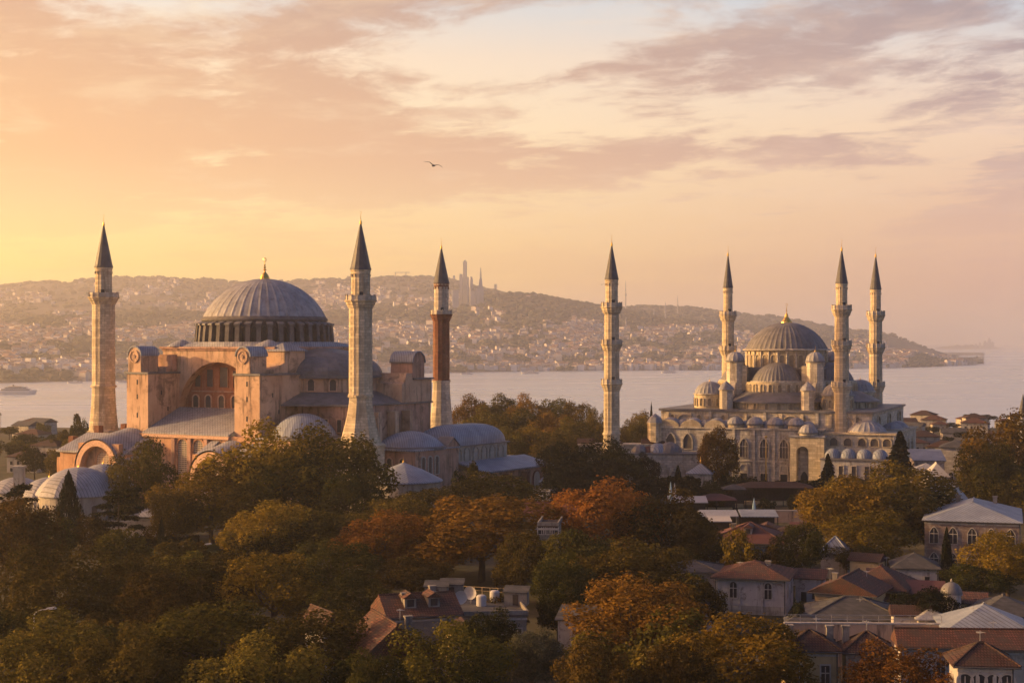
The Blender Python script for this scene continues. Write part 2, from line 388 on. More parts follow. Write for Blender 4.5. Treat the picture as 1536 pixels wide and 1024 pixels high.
def arch_wall(mb, x0, x1, z0, z1, cx, r, zs, y0, y1, n=28):
    """Wall from y0 (front) to y1 with a round-headed opening: centre cx, radius r, springing at zs, open down to z0."""
    mb.box(x0, cx-r, y0, y1, z0, z1); mb.box(cx+r, x1, y0, y1, z0, z1)
    vs, fs = [], []
    for i in range(n+1):
        a = PI-PI*i/n; x = cx+r*math.cos(a); z = zs+r*math.sin(a)
        vs += [(x, y0, z), (x, y0, z1), (x, y1, z), (x, y1, z1)]
    for i in range(n):
        k = 4*i
        fs += [(k, k+4, k+5, k+1), (k+2, k+3, k+7, k+6), (k, k+2, k+6, k+4), (k+1, k+5, k+7, k+3)]
    mb.add(vs, fs)
def attr_tone(o, vals):
    a = o.data.attributes.new('tone', 'FLOAT', 'FACE'); a.data.foreach_set('value', np.asarray(vals, np.float32))

# ------------------------------------------------------------------ setting: sea, ground, far shore, haze
GZ = 27.0
def interp(x, xs, ys): return float(np.interp(x, xs, ys))
def make_sea():
    mb = MB(); R = 90000
    mb.add([(-R, -R, 0), (R, -R, 0), (R, R, 0), (-R, R, 0)], [(0, 1, 2, 3)])
    m, t, b = new_mat('sea_water')
    tc = t.node('ShaderNodeTexCoord'); co = tc.outputs['Object']
    bands = t.noise(co, 1., 4, .6, 0, (.0011, .004, 1.))
    rip = t.noise(co, 1., 7, .75, .3, (.012, .034, 1.))
    t.put(b.inputs['Base Color'], t.mix(t.rng(bands, .35, .65), (.27, .35, .47, 1), (.38, .45, .56, 1)))
    t.put(b.inputs['Roughness'], t.rng(bands, .3, .7, .2, .3))
    b.inputs['IOR'].default_value = 1.9; b.inputs['Specular IOR Level'].default_value = .5
    bp = t.node('ShaderNodeBump'); bp.inputs['Strength'].default_value = .35; bp.inputs['Distance'].default_value = 1.4
    t.put(bp.inputs['Height'], t.math('ADD', rip, t.math('MULTIPLY', bands, .3))); t.l.new(bp.outputs[0], b.inputs['Normal'])
    tag(mb.build('sea', m), kind='structure')
make_sea()
def make_ground():
    xs = np.linspace(-1500, 1500, 76); ys = np.concatenate([np.linspace(-250, 900, 58), np.linspace(930, 1260, 18)])
    vs = []
    for y in ys:
        for x in xs:
            e = 1230+40*mnoise.noise(Vector((x*.004, 3.1, 0)))
            k = min(1, max(0, (y-760)/(e-760))); k = k*k*(3-2*k)
            z = GZ*(1-k)-2*k+(.5*mnoise.noise(Vector((x*.02, y*.02, 0))) if y > 80 else 0)
            if y < 150: z -= (150-y)*.02
            vs.append((x, y, z))
    n = len(xs); fs = [(j*n+i, j*n+i+1, (j+1)*n+i+1, (j+1)*n+i) for j in range(len(ys)-1) for i in range(n-1)]
    m = surf('park_ground', (.035, .038, .018, 1), (.075, .065, .04, 1), .06, .97, (.11, .09, .07, 1), .5, 0, 0, .4)
    tag(MB().add(vs, fs).build('ground', m, None, True), kind='structure')
make_ground()
KX = [-700, 0, 100, 200, 400, 600, 770, 900, 1000, 1100, 1250, 1330, 1400, 1440, 1462, 1476]
KY0 = [582, 575, 572, 570, 565, 560, 557, 556, 555.5, 555, 553, 552, 550, 548, 546.5, 545.5]
K1X = [-700, 0, 100, 200, 300, 430, 520, 600, 650, 700, 740, 770, 810, 850, 900, 950, 1000, 1040, 1100, 1150, 1200, 1240, 1300, 1340, 1375, 1400, 1440, 1462, 1476]
K1Y = [478, 480, 472, 470, 470, 472, 464, 457, 453, 449, 441, 439, 441, 448, 457, 468, 479, 481, 487, 493, 501, 506, 515, 526, 530, 534, 540, 543, 545.3]
K2X = [-700, 0, 40, 70, 100, 130, 170, 230, 260, 300, 340, 370, 400, 440, 500, 540, 580, 620, 650, 680, 720, 760, 800, 850, 900, 950, 1000, 1050, 1080, 1120, 1150, 1200, 1230, 1270, 1310, 1350, 1400, 1440, 1476]
K2Y = [430, 426, 420, 418, 421, 414, 412, 412, 414, 416, 418, 421, 420, 418, 415, 413, 412, 413, 413, 416, 428, 438, 448, 455, 458, 456, 457, 460, 464, 470, 474, 482, 487, 493, 498, 503, 508, 511, 512]
def shore_y(px): return F*HC/(interp(px, KX, KY0)-512)
def crest1(px):
    Y0 = shore_y(px); d = interp(px, [0, 900, 1250, 1400, 1476], [1500, 1500, 900, 350, 60])
    Y1 = Y0+d; return Y1, max(3., zat(interp(px, K1X, K1Y), Y1))
Y2 = 7000.
def hill_z(px, Y):
    Y0 = shore_y(px); Y1, z1 = crest1(px); z1 = max(3., z1-12*min(1, max(0, (1460-px)/200))); z2 = max(1., zat(interp(px, K2X, K2Y), Y2)-(14 if px < 1150 else 4))
    if Y <= Y0: return -3
    if Y < Y0+70: return 1+5*(Y-Y0)/70
    if Y < Y1:
        t = (Y-Y0-70)/max(1, Y1-Y0-70); z = 6+(z1-6)*(t**.85)
    elif Y < Y2:
        t = (Y-Y1)/(Y2-Y1); zm = min(z1, z2)*.86+.14*max(z1, z2)
        z = (z1+(zm-z1)*min(1, t/.3)) if t < .3 else zm+(z2-zm)*((t-.3)/.7)**.9
        if px > 1330: z = min(z, z1*(1-t)+.2)
    else: z = z2*max(0, 1-(Y-Y2)/2500)
    if Y > Y1: z *= min(1, max(0., (1445-px)/110))
    X = (px-768)*Y/F
    am = min(1, (Y-Y0)/500)
    return max(.5, z)+am*(7*mnoise.noise(Vector((X*.006, Y*.006, 1)))+min(8, z*.08)*mnoise.noise(Vector((X*.0016, Y*.0016, 5))))
def make_hills():
    cols = list(np.linspace(-700, 1476, 260)); rows = 60
    vs, fs = [], []
    for px in cols:
        Y0 = shore_y(px); Y1, _ = crest1(px)
        ys = np.concatenate([[Y0-30, Y0], np.linspace(Y0+40, Y1, 24), np.linspace(Y1+60, Y2, 26), np.linspace(Y2+200, Y2+2600, 8)])
        for Y in ys: vs.append(((px-768)*Y/F, Y, hill_z(px, Y)))
    n = len(ys)
    for i in range(len(cols)-1):
        for j in range(n-1): fs.append((i*n+j, (i+1)*n+j, (i+1)*n+j+1, i*n+j+1))
    m, t, b = new_mat('hillside')
    tc = t.node('ShaderNodeTexCoord'); co = tc.outputs['Object']
    a = t.noise(co, .004, 6, .65); f = t.noise(co, .03, 5, .7)
    col = t.mix(t.rng(a, .42, .58), (.024, .03, .022, 1), (.06, .056, .046, 1))
    col = t.mix(t.rng(f, .5, .62), col, (.11, .095, .085, 1))
    t.put(b.inputs['Base Color'], col); b.inputs['Roughness'].default_value = 1
    tag(MB().add(vs, fs).build('hills', m, None, True), kind='structure')
    # islet and headland far out at sea
    mb = MB()
    for (px0, px1, py, Y, k) in ((1402, 1500, 511, 15000, 1.),):
        pts = []
        N = 60
        for i in range(N+1):
            px = px0+(px1-px0)*i/N; X = (px-768)*Y/F
            hh = 24*math.sin(PI*i/N)**.6*(1+.5*mnoise.noise(Vector((i*.22, 2, 0))))
            pts += [(X, Y-150, -1), (X, Y, max(.5, hh*1.5)), (X, Y+300, -1)]
        mb.add(pts, [(3*i+a, 3*i+3+a, 3*i+4+a, 3*i+1+a) for i in range(N) for a in (0, 1)])
    tag(mb.build('island', m, None, True), kind='structure')
make_hills()
rng = np.random.default_rng(7)
R = random.Random(11)

def city_density(px, py):
    n = mnoise.noise(Vector((px*.011, py*.035, 0)))+.6*mnoise.noise(Vector((px*.03, py*.09, 4)))
    band = 0
    band += 1.0*math.exp(-((py-452)/14)**2)*(1 if px < 730 else 0)*(.55 if px < 200 else 1)
    band += .8*math.exp(-((py-437)/9)**2)*(1 if 180 < px < 560 else 0)
    band += 1.25*math.exp(-((py-503)/16)**2)*(1 if px < 1140 else .5)
    band += .8*math.exp(-((py-533)/11)**2)
    band += 1.7*math.exp(-((py-552)/5)**2)*(1 if px < 960 else .5)
    if 690 < px < 905 and 440 < py < 482: band *= .12
    if 905 < px < 1100 and py < 492: band *= .3
    if 1080 < px and py < 500: band *= .25
    return band*.85+1.25*n-.12
def house_mesh(mb, tones, x, y, z, w, d, h, rot, wt, rt, rh):
    ca, sa = math.cos(rot), math.sin(rot)
    P = lambda a, b, c: (x+a*ca-b*sa, y+a*sa+b*ca, z+c)
    v = [P(-w/2, -d/2, -6), P(w/2, -d/2, -6), P(w/2, d/2, -6), P(-w/2, d/2, -6), P(-w/2, -d/2, h), P(w/2, -d/2, h), P(w/2, d/2, h), P(-w/2, d/2, h), P(-w/2, 0, h+rh), P(w/2, 0, h+rh)]
    mb.add(v, [(0, 1, 5, 4), (1, 2, 6, 9, 5), (2, 3, 7, 6), (3, 0, 4, 8, 7), (4, 5, 9, 8), (6, 7, 8, 9)])
    tones += [wt]*4+[rt]*2
TOWN = tone_mat('town_walls_and_roofs', [(.56, .51, .46, 1), (.42, .37, .33, 1), (.66, .62, .58, 1), (.26, .23, .21, 1), (.20, .115, .09, 1), (.24, .15, .12, 1), (.17, .12, .105, 1), (.26, .245, .24, 1)])
def far_city():
    spots = []
    tries = 0
    while len(spots) < 7500 and tries < 200000:
        tries += 1
        px = R.uniform(-60, 1465); Y0 = shore_y(px); Y1, z1 = crest1(px)
        if R.random() < .62: Y = Y0+25+(Y1-Y0)*R.random()**1.5
        else: Y = R.uniform(Y1+200, Y2-150)
        z = hill_z(px, Y); py = 512-F*(z-HC)/Y
        if R.random() < city_density(px, py)*.75-.2: spots.append((px, Y, z, py))
    spots.sort(key=lambda s: s[1])
    mb, tones = MB(), []
    protos = []
    for k in range(6):
        b2, tt = MB(), []
        w, d, h = [(11, 9, 7), (14, 10, 10), (9, 9, 12), (18, 11, 8), (12, 12, 15), (22, 13, 11)][k]
        house_mesh(b2, tt, 0, 0, 0, w, d, h, 0, [.05, .18, .3, .42, .3, .05][k], [.55, .68, .8, .55, .93, .68][k], [3, 3, 2.5, 3.5, .6, 1][k])
        o = b2.build('shore_house', TOWN); attr_tone(o, tt); protos.append(o)
    labs = ['low pale house with red gable roof beside the far strait shore', 'cream three storey house with dull red roof on the far shore', 'narrow white tall house among the far shore rows',
            'long dark walled shed with red roof along the far waterfront', 'flat topped white apartment block at the far waterfront', 'wide pale low block with dull roof at the far waterfront']
    first = [True]*6; n_ind = 0
    for (px, Y, z, py) in spots:
        X = (px-768)*Y/F; rot = R.uniform(-.6, .6)
        if n_ind < 290:
            k = R.choice([0, 0, 1, 1, 2, 3, 4, 5])
            o = protos[k] if first[k] else protos[k].copy()
            if not first[k]: C.objects.link(o)
            first[k] = False
            o.location = (X, Y, z); o.rotation_euler.z = rot; sc = R.uniform(.8, 1.15); o.scale = (sc, sc, sc*R.uniform(.85, 1.2))
            tag(o, labs[k], 'house', 'houses along the far shore of kind '+'abcdef'[k]); n_ind += 1
        else:
            w = R.uniform(9, 20); 
            house_mesh(mb, tones, X, Y, z, w, R.uniform(8, 14), R.uniform(5, 13), rot, R.choice([.05, .05, .18, .3, .42]), R.choice([.55, .55, .68, .8, .93]), R.choice([.5, 2.5, 3, 3.5]))
    o = mb.build('hillside_town', TOWN); attr_tone(o, tones)
    tag(o, 'dense hazy town of small houses covering the far hills', 'town', None, 'stuff')
far_city()
def blob_template(seed, sub=2):
    import bmesh
    bm = bmesh.new(); bmesh.ops.create_icosphere(bm, subdivisions=sub, radius=1.)
    for v in bm.verts:
        v.co *= 1+.45*mnoise.noise(v.co*1.7+Vector((seed*7.1, 0, 0)))+.2*mnoise.noise(v.co*4+Vector((0, seed*3.3, 0)))
    vs = np.array([v.co[:] for v in bm.verts]); fs = np.array([[v.index for v in f.verts] for f in bm.faces]); bm.free()
    return vs, fs
def far_woods():
    T = [blob_template(k) for k in range(6)]
    V, Fa, tn = [], [], []; off = 0; n = 0; tries = 0
    while n < 7500 and tries < 120000:
        tries += 1
        px = R.uniform(-80, 1474); Y0 = shore_y(px); Y1, z1 = crest1(px)
        q = R.random()
        if q < .5: Y = Y0+15+(Y1-Y0)*R.random()
        elif q < .68: Y = Y1+R.uniform(-60, 40)
        elif q < .9: Y = R.uniform(Y1, Y2)
        else: Y = Y2+R.uniform(-150, 60)
        z = hill_z(px, Y); py = 512-F*(z-HC)/Y
        if q < .5 or .68 <= q < .9:
            if R.random() < city_density(px, py)*.8: continue
        v, f = T[n % 6]; r = R.uniform(6, 13)*min(1, max(.3, (1480-px)/140))
        a = R.uniform(0, 6.28); ca, sa = math.cos(a), math.sin(a)
        w = v*np.array([r*R.uniform(.9, 1.5), r*R.uniform(.9, 1.5), r*R.uniform(.55, .85)])
        w = np.stack([w[:, 0]*ca-w[:, 1]*sa+(px-768)*Y/F, w[:, 0]*sa+w[:, 1]*ca+Y, w[:, 2]+z+r*.35], 1)
        V.append(w); Fa.append(f+off); off += len(v); tn.append(np.full(len(f), R.random())); n += 1
    mb = MB(); mb.v = np.concatenate(V).tolist(); mb.f = np.concatenate(Fa).tolist()
    m = tone_mat('far_foliage', [(.03, .036, .02, 1), (.045, .045, .022, 1), (.055, .045, .022, 1), (.025, .032, .02, 1)])
    o = mb.build('far_wood', m); attr_tone(o, np.concatenate(tn))
    tag(o, 'dark hazy woods between the houses on the far hills', 'wood', None, 'stuff')
far_woods()

def waterfront_block(label, px0, px1, pyb, pyt, setback, mat, steps=1, group=None):
    Y = shore_y((px0+px1)/2)+setback; x0, x1 = at(px0, pyb, Y).x, at(px1, pyb, Y).x; zt = zat(pyt, Y); zb = 1.
    t = thing('waterfront_building', label, 'building', ((x0+x1)/2, Y, zb), 0, group)
    w = x1-x0; h = zt-zb; mb = MB()
    for k in range(steps):
        a = k/max(1, steps)*.35; mb.box(-w/2+w*a*.2, w/2-w*a, 2*k, 16+2*k, h*k/steps+.0, h*(k+1)/steps)
    mb.build('wall', mat, t)
    nf = max(2, int(h/4)); b2 = MB()
    for i in range(nf):
        b2.box(-w*.46, w*.3, -.25, -.02, h*(i+.45)/nf, h*(i+.75)/nf)
    b2.build('window_band', 'glass', t)
    MB().box(-w/2-.3, w*.32, 2, 17.2, h+.01, h+1).build('roof', 'slate', t)
waterfront_block('large white stepped building on the far shore between brick minaret and tall slim minaret', 752, 782, 556, 536, 90, 'white', 3)
waterfront_block('pale square block beside the stepped building on the far shore', 731, 748, 556, 542, 60, 'cream', 1)
waterfront_block('long pale low hall on the far slope above the stepped building', 688, 760, 560, 524, 500, 'cream', 1)
waterfront_block('tan hall with brown top on the far slope behind the slim minaret', 806, 826, 560, 522, 520, 'tan', 1)
waterfront_block('lone white block on the far wooded shore right of the slim minaret', 1008, 1026, 560, 533, 260, 'white', 1)
waterfront_block('pale blocks at the end of the far headland', 1437, 1466, 545, 537, 30, 'cream', 2)
waterfront_block('low white shed at the waterline of the far headland', 1432, 1442, 546, 541, 20, 'white', 1)

def tower(label, px, pyb, pyt, w, Y, shape, group='skyscrapers on the far ridge'):
    p = at(px, pyb, Y); zb = p.z-40; zt = zat(pyt, Y); W = w*Y/F
    t = thing('skyscraper', label, 'skyscraper', (p.x, Y, zb), R.uniform(-.3, .3), group)
    h = zt-zb; b, c = MB(), MB()
    if shape == 'slab': b.box(-W/2, W/2, -W/2, W/2, 0, h)
    elif shape == 'step':
        b.box(-W/2, W/2, -W/2, W/2, 0, h*.66); c.box(-W*.32, W*.2, -W*.3, W*.3, h*.66+.01, h*.97); c.box(-W*.2, W*.05, -W*.2, W*.2, h*.97+.01, h)
    elif shape == 'spire':
        b.box(-W/2, W/2, -W/2, W/2, 0, h*.52); c.box(-W*.36, W*.36, -W*.36, W*.36, h*.52+.01, h*.73, 3); c.tube([(0, 0, h*.73, 3.5), (0, 0, h*.86, 2.5), (0, 0, h, .7)], 6)
    elif shape == 'round':
        b.lathe([(W*.3, 0), (W*.3, h*.6), (W*.5, h*.7), (W*.5, h*.9), (W*.3, h), (.1, h)], 14)
    b.build('shaft', 'haze_tower', t)
    if c.v: c.build('crown', 'haze_tower', t)
    g = MB()
    for k in range(int(h*.5/14)):
        zz = h*.03+k*14
        if shape != 'round': g.box(-W*.45, W*.45, -W/2-.3, -W/2-.02, zz, zz+4)
    if len(g.v) > 48: g.build('window_band', 'glass', t)
tower('tallest far skyscraper, stepped with a slim upper shaft', 698, 446, 390, 9, 5000, 'step')
tower('far skyscraper topped by a long needle', 721, 446, 401, 9, 5000, 'spire')
tower('thin slab tower touching the tallest far skyscraper', 691.5, 446, 411, 4, 4980, 'slab')
tower('far tower with bulging rounded head between the two tallest', 706.5, 446, 415, 6, 5040, 'round')
tower('broad low block left of the tallest far skyscraper', 683, 448, 435, 10, 4960, 'slab')
tower('wide low block between the two tallest far towers', 709.5, 448, 436, 8, 4960, 'slab')
tower('slim block left of the needle topped tower', 716.5, 448, 432, 4, 4950, 'slab')
tower('small lone tower poking over the ridge beside the brick minaret', 681, 440, 413, 3, 6900, 'slab')
tower('faint lone tower farthest along the ridge', 743.5, 440, 426, 3.5, 7100, 'slab')
for (px, pyt, pyb, Y, lab) in ((938.5, 421, 470, 6200, 'tallest thin radio mast on the far hill beside the slim minaret'), (1016.5, 443, 476, 6200, 'thin radio mast on the far hill midway between two minarets'), (998, 453, 482, 5200, 'short pale mast on the far hill left of the midway mast'), (939, 475, 500, 4700, 'short mast among the hillside houses below the tallest mast'), (981, 462, 482, 5600, 'stubby mast on the far ridge, shortest of its cluster')):
    p = at(px, pyb, Y); t = thing('radio_mast', lab, 'mast', (p.x, Y, p.z-25), 0, 'masts on the far hills'); h = zat(pyt, Y)-p.z+25
    MB().tube([(0, 0, 0, 2.6), (0, 0, h*.8, 1.8), (0, 0, h, .6)], 6).build('pole', 'metal', t); MB().lathe([(.5, h*.6), (4, h*.62), (4, h*.66), (.5, h*.67)], 8).build('platform', 'metal', t)
def gantry():
    Y = 6900; p = at(601, 416, Y); t = thing('tower_crane', 'faint crane with long level jib on the far ridge', 'crane', (p.x, Y, p.z-15)); h = zat(409, Y)-p.z+15; w = 8*Y/F
    MB().box(-w-1.5, -w+1.5, -1.5, 1.5, 0, h).box(w-1.5, w+1.5, -1.5, 1.5, 0, h).build('mast', 'metal', t)
    MB().box(-w*1.1, w*1.7, -1, 1, h, h+2.5).build('jib', 'metal', t)
gantry()
def far_castle():
    Y = 14900
    for k, (px, w, h) in enumerate(((1478, 6, 60), (1484, 4, 85), (1470, 3, 50), (1464, 2.5, 40), (1489, 4, 55))):
        X = at(px, 512, Y).x; W = w*Y/F
        o = MB().box(-W/2, W/2, -W/2, W/2, 0, h).box(-W*.3, W*.1, -W*.3, W*.3, h+.01, h*1.2).build('offshore_tower', 'haze_tower', None, False, (X, Y, 5)); tag(o, ['broad', 'tallest', 'thin', 'thinnest', 'outermost'][k]+' hazy block on the faint islet out at sea', 'tower', 'blocks on the islet')
far_castle()
def boat(label, px, pyw, L, group=None, ferry=False, rz=0.):
    Y = F*HC/(pyw-512); p = at(px, pyw, Y)
    t = thing('ferry' if ferry else 'boat', label, 'ferry' if ferry else 'boat', (p.x, Y, 0), rz, group)
    b = L*.17; h = L*.085
    outline = [(-L*.5, 0), (-L*.44, -b/2), (L*.3, -b/2), (L*.42, -b*.3), (L*.5, 0), (L*.42, b*.3), (L*.3, b/2), (-L*.44, b/2)]
    n = len(outline); mb = MB()
    mb.add([(x*.93-.0, y*.7, -.5) for x, y in outline]+[(x, y, h+(max(0, x/L-.2)*L*.07)) for x, y in outline], [tuple(range(n-1, -1, -1)), tuple(range(n, 2*n))]+[(i, (i+1) % n, (i+1) % n+n, i+n) for i in range(n)])
    mb.build('hull', 'hull', t)
    MB().box(-L*.36, L*.34, -b*.42, b*.42, h, h+L*.05).build('lower_deck', 'hull', t)
    MB().box(-L*.355, L*.335, -b*.43, -b*.42, h+L*.018, h+L*.04).build('window_band', 'glass', t)
    if ferry:
        MB().box(-L*.28, L*.26, -b*.36, b*.36, h+L*.051, h+L*.095).build('upper_deck', 'hull', t)
        MB().box(-L*.275, L*.255, -b*.375, -b*.362, h+L*.066, h+L*.085).build('window_band', 'glass', t)
        MB().box(-L*.2, L*.12, -b*.3, b*.3, h+L*.096, h+L*.112).build('roof', 'tan', t)
        MB().lathe([(L*.02, h+L*.112), (L*.022, h+L*.15), (L*.01, h+L*.15)], 10, (-L*.08, 0)).build('funnel', 'slate', t)
        MB().tube([(L*.2, 0, h+L*.09, .2), (L*.2, 0, h+L*.2, .08)], 5).build('mast', 'metal', t)
    else:
        MB().box(-L*.1, L*.16, -b*.3, b*.3, h+L*.051, h+L*.09, L*.01).build('wheelhouse', 'hull', t)
boat('passenger ferry with stacked decks crossing the strait', 25, 591, 54, None, True)
for px, pyw, L, lab in ((112, 574.5, 26, 'small pale boat at the far waterline left of the honey minaret'), (185, 573.6, 22, 'white cutter moored right of the honey minaret by the far shore'), (795, 560.5, 40, 'long low boat at the far waterline beyond the round trees'), (700, 561.5, 26, 'little white boat beside the far quay near brick minaret'), (1003, 559.3, 34, 'low boat at the dark far shore between two minarets')):
    boat(lab, px, pyw, L, 'boats off the far shore')

# ------------------------------------------------------------------ minarets
def minaret(label, px, Y, ztop, zbase, r, balconies, cone_z, mat, group, n=16, flare=None, block=None, upper_mat=None, upper_r=None, baluster='stone', lowmat=None, lowz=None):
    """balconies: heights of the balcony floors, top first; cone_z: where the lead spire starts."""
    X = (px-768)*Y/F
    t = thing('minaret', label, 'minaret', (X, Y, 0), .15, group)
    r2 = upper_r or r*.86
    fl = 1.06
    segs = [zbase if not flare else flare]+sorted(balconies)+[cone_z]
    rr = [r*(1-.035*k) for k in range(len(segs)-1)]; rr[-1] = r2
    for k in range(len(segs)-1):
        mb = MB(); z0, z1 = segs[k], segs[k+1]; ra = rr[k]
        top = z1-1.6 if k < len(segs)-2 else z1
        vs = []
        prof = [(ra*1.08, z0), (ra*1.08, z0+.6), (ra, z0+.9), (ra*.985, top-.5), (ra*1.05, top-.4), (ra*1.05, top)]
        # fluted shaft: every second facet edge stands proud
        mb.lathe(prof, n*2, rib=(2, .045))
        mt = upper_mat if (upper_mat and k == len(segs)-2) else mat
        mb.build('shaft', mt, t)
    for zb in balconies:
        mb = MB(); ro = r*1.36
        mb.lathe([(r*.98, zb-1.9), (r*1.12, zb-1.5), (r*1.12, zb-1.25), (r*1.22, zb-.9), (r*1.22, zb-.65), (r*1.33, zb-.2), (ro, zb-.15), (ro, zb+.05), (r*.8, zb+.05)], n*2, rib=(2, .06))
        b = mb.build('balcony', mat, t)
        mb = MB().lathe([(ro*.97, zb+.05), (ro*.97, zb+1.25), (ro*.90, zb+1.25), (ro*.90, zb+.06)], n)
        for i in range(n):
            a = 2*PI*i/n; mb.box(ro*.97*math.cos(a)-.13, ro*.97*math.cos(a)+.13, ro*.97*math.sin(a)-.13, ro*.97*math.sin(a)+.13, zb-.1, zb+1.5)
        mb.build('railing', baluster, b)
        d = MB().box(-.45, .45, -r*1.02, -r*.7, zb+.06, zb+2.1).build('door', 'glass', b)
    mb = MB().lathe([(r2*1.02, cone_z-1.), (r2*1.06, cone_z-.9), (r2*1.06, cone_z-.2), (r2*1.12, cone_z-.1), (r2*1.12, cone_z+.05)], n*2)
    for i in range(n):
        a = 2*PI*i/n; mb.box(r2*1.05*math.cos(a)-.12, r2*1.05*math.cos(a)+.12, r2*1.05*math.sin(a)-.12, r2*1.05*math.sin(a)+.12, cone_z-1.7, cone_z-1.)
    mb.build('cornice', mat, t)
    zt = ztop-2.7
    mb = MB().lathe([(r2*1.14, cone_z+.06), (r2*1.14, cone_z+.3), (r2*1.06, cone_z+.8), (.12, zt)], n*2, rib=(2, .03)); mb.build('spire', 'cap', t)
    mb = MB(); finial(mb, 0, 0, zt-.5, ztop-zt+.5, .34); mb.build('finial', 'gold', t)
    if flare:
        zf, zb0, rb = flare, flare-block[1], block[0]
        pr = []
        for i in range(9):
            k = i/8; pr.append((rb+(r*1.05-rb)*(1-(1-k)**1.5)*1., zb0+(zf-zb0)*k))
        MB().lathe(pr+[(r*1.18, zf+.01), (r*1.18, zf+.5), (r*1.02, zf+.51)], 8 if rb > 5 else n, rot=PI/8).build('flared_base', lowmat or mat, t)
        if zb0 > zbase: MB().lathe([(rb*1.13, zbase), (rb*1.13, zb0-.8), (rb*1.18, zb0-.7), (rb*1.18, zb0-.3), (rb*1.0, zb0+.1)], 8, rot=PI/8).build('plinth', lowmat or mat, t)
    return t
G1, G2 = 'minarets of the pink basilica', 'slim grey stone minarets of the cascading dome mosque'
minaret('single balcony limestone minaret whose flared foot stands before the pink basilica', 541, 402, 102.6, GZ-1, 2.85, [80.3], 87.9, 'stonewarm', G1, 14, 56., (5.6, 11.5), 'stonewarm', 2.3, 'stone')
minaret('honey stone minaret standing apart at the sunward side of the basilica', 155.5, 453, 105.9, GZ-1, 3.1, [82.5], 90.8, 'stonewarm', G1, 14, 57., (4.1, 12), 'stonewarm', 2.25, 'stone')
minaret('red brick minaret with pale foot behind the pink basilica', 662, 488, 101.4, GZ-1, 2.45, [78.2], 87.6, 'brickred', G1, 12, 57.6, (3.7, 14), 'stone', 2.15, 'stone', 'stone')
minaret('lone three balcony minaret at the open courtyard corner of the mosque', 917.5, 470, 101.2, GZ-1, 2.3, [80.1, 69.2, 57.6], 88.1, 'stonewarm', G2, 14, 42.6, (2.7, 3.5), None, 1.8)
minaret('nearer of the paired minarets sunk in the terrace, its foot before the front wall', 1262.5, 464, 99.4, GZ+14, 2.1, [79.2, 68.9, 57.], 86.7, 'stonewarm', G2, 14, None, None, None, 1.55)
minaret('minaret behind the dome on its sunward side, lower part hidden by small domes', 1092, 528, 101.4, GZ, 2.05, [78.6, 67.2, 56], 87.6, 'stonewarm', G2, 14, None, None, None, 1.45)
minaret('rear minaret at the seaward corner of the terrace, beside the nearer paired one', 1313.5, 520, 100.6, GZ, 2.15, [78.5, 68., 55.6], 86.8, 'stonewarm', G2, 14, None, None, None, 1.6)

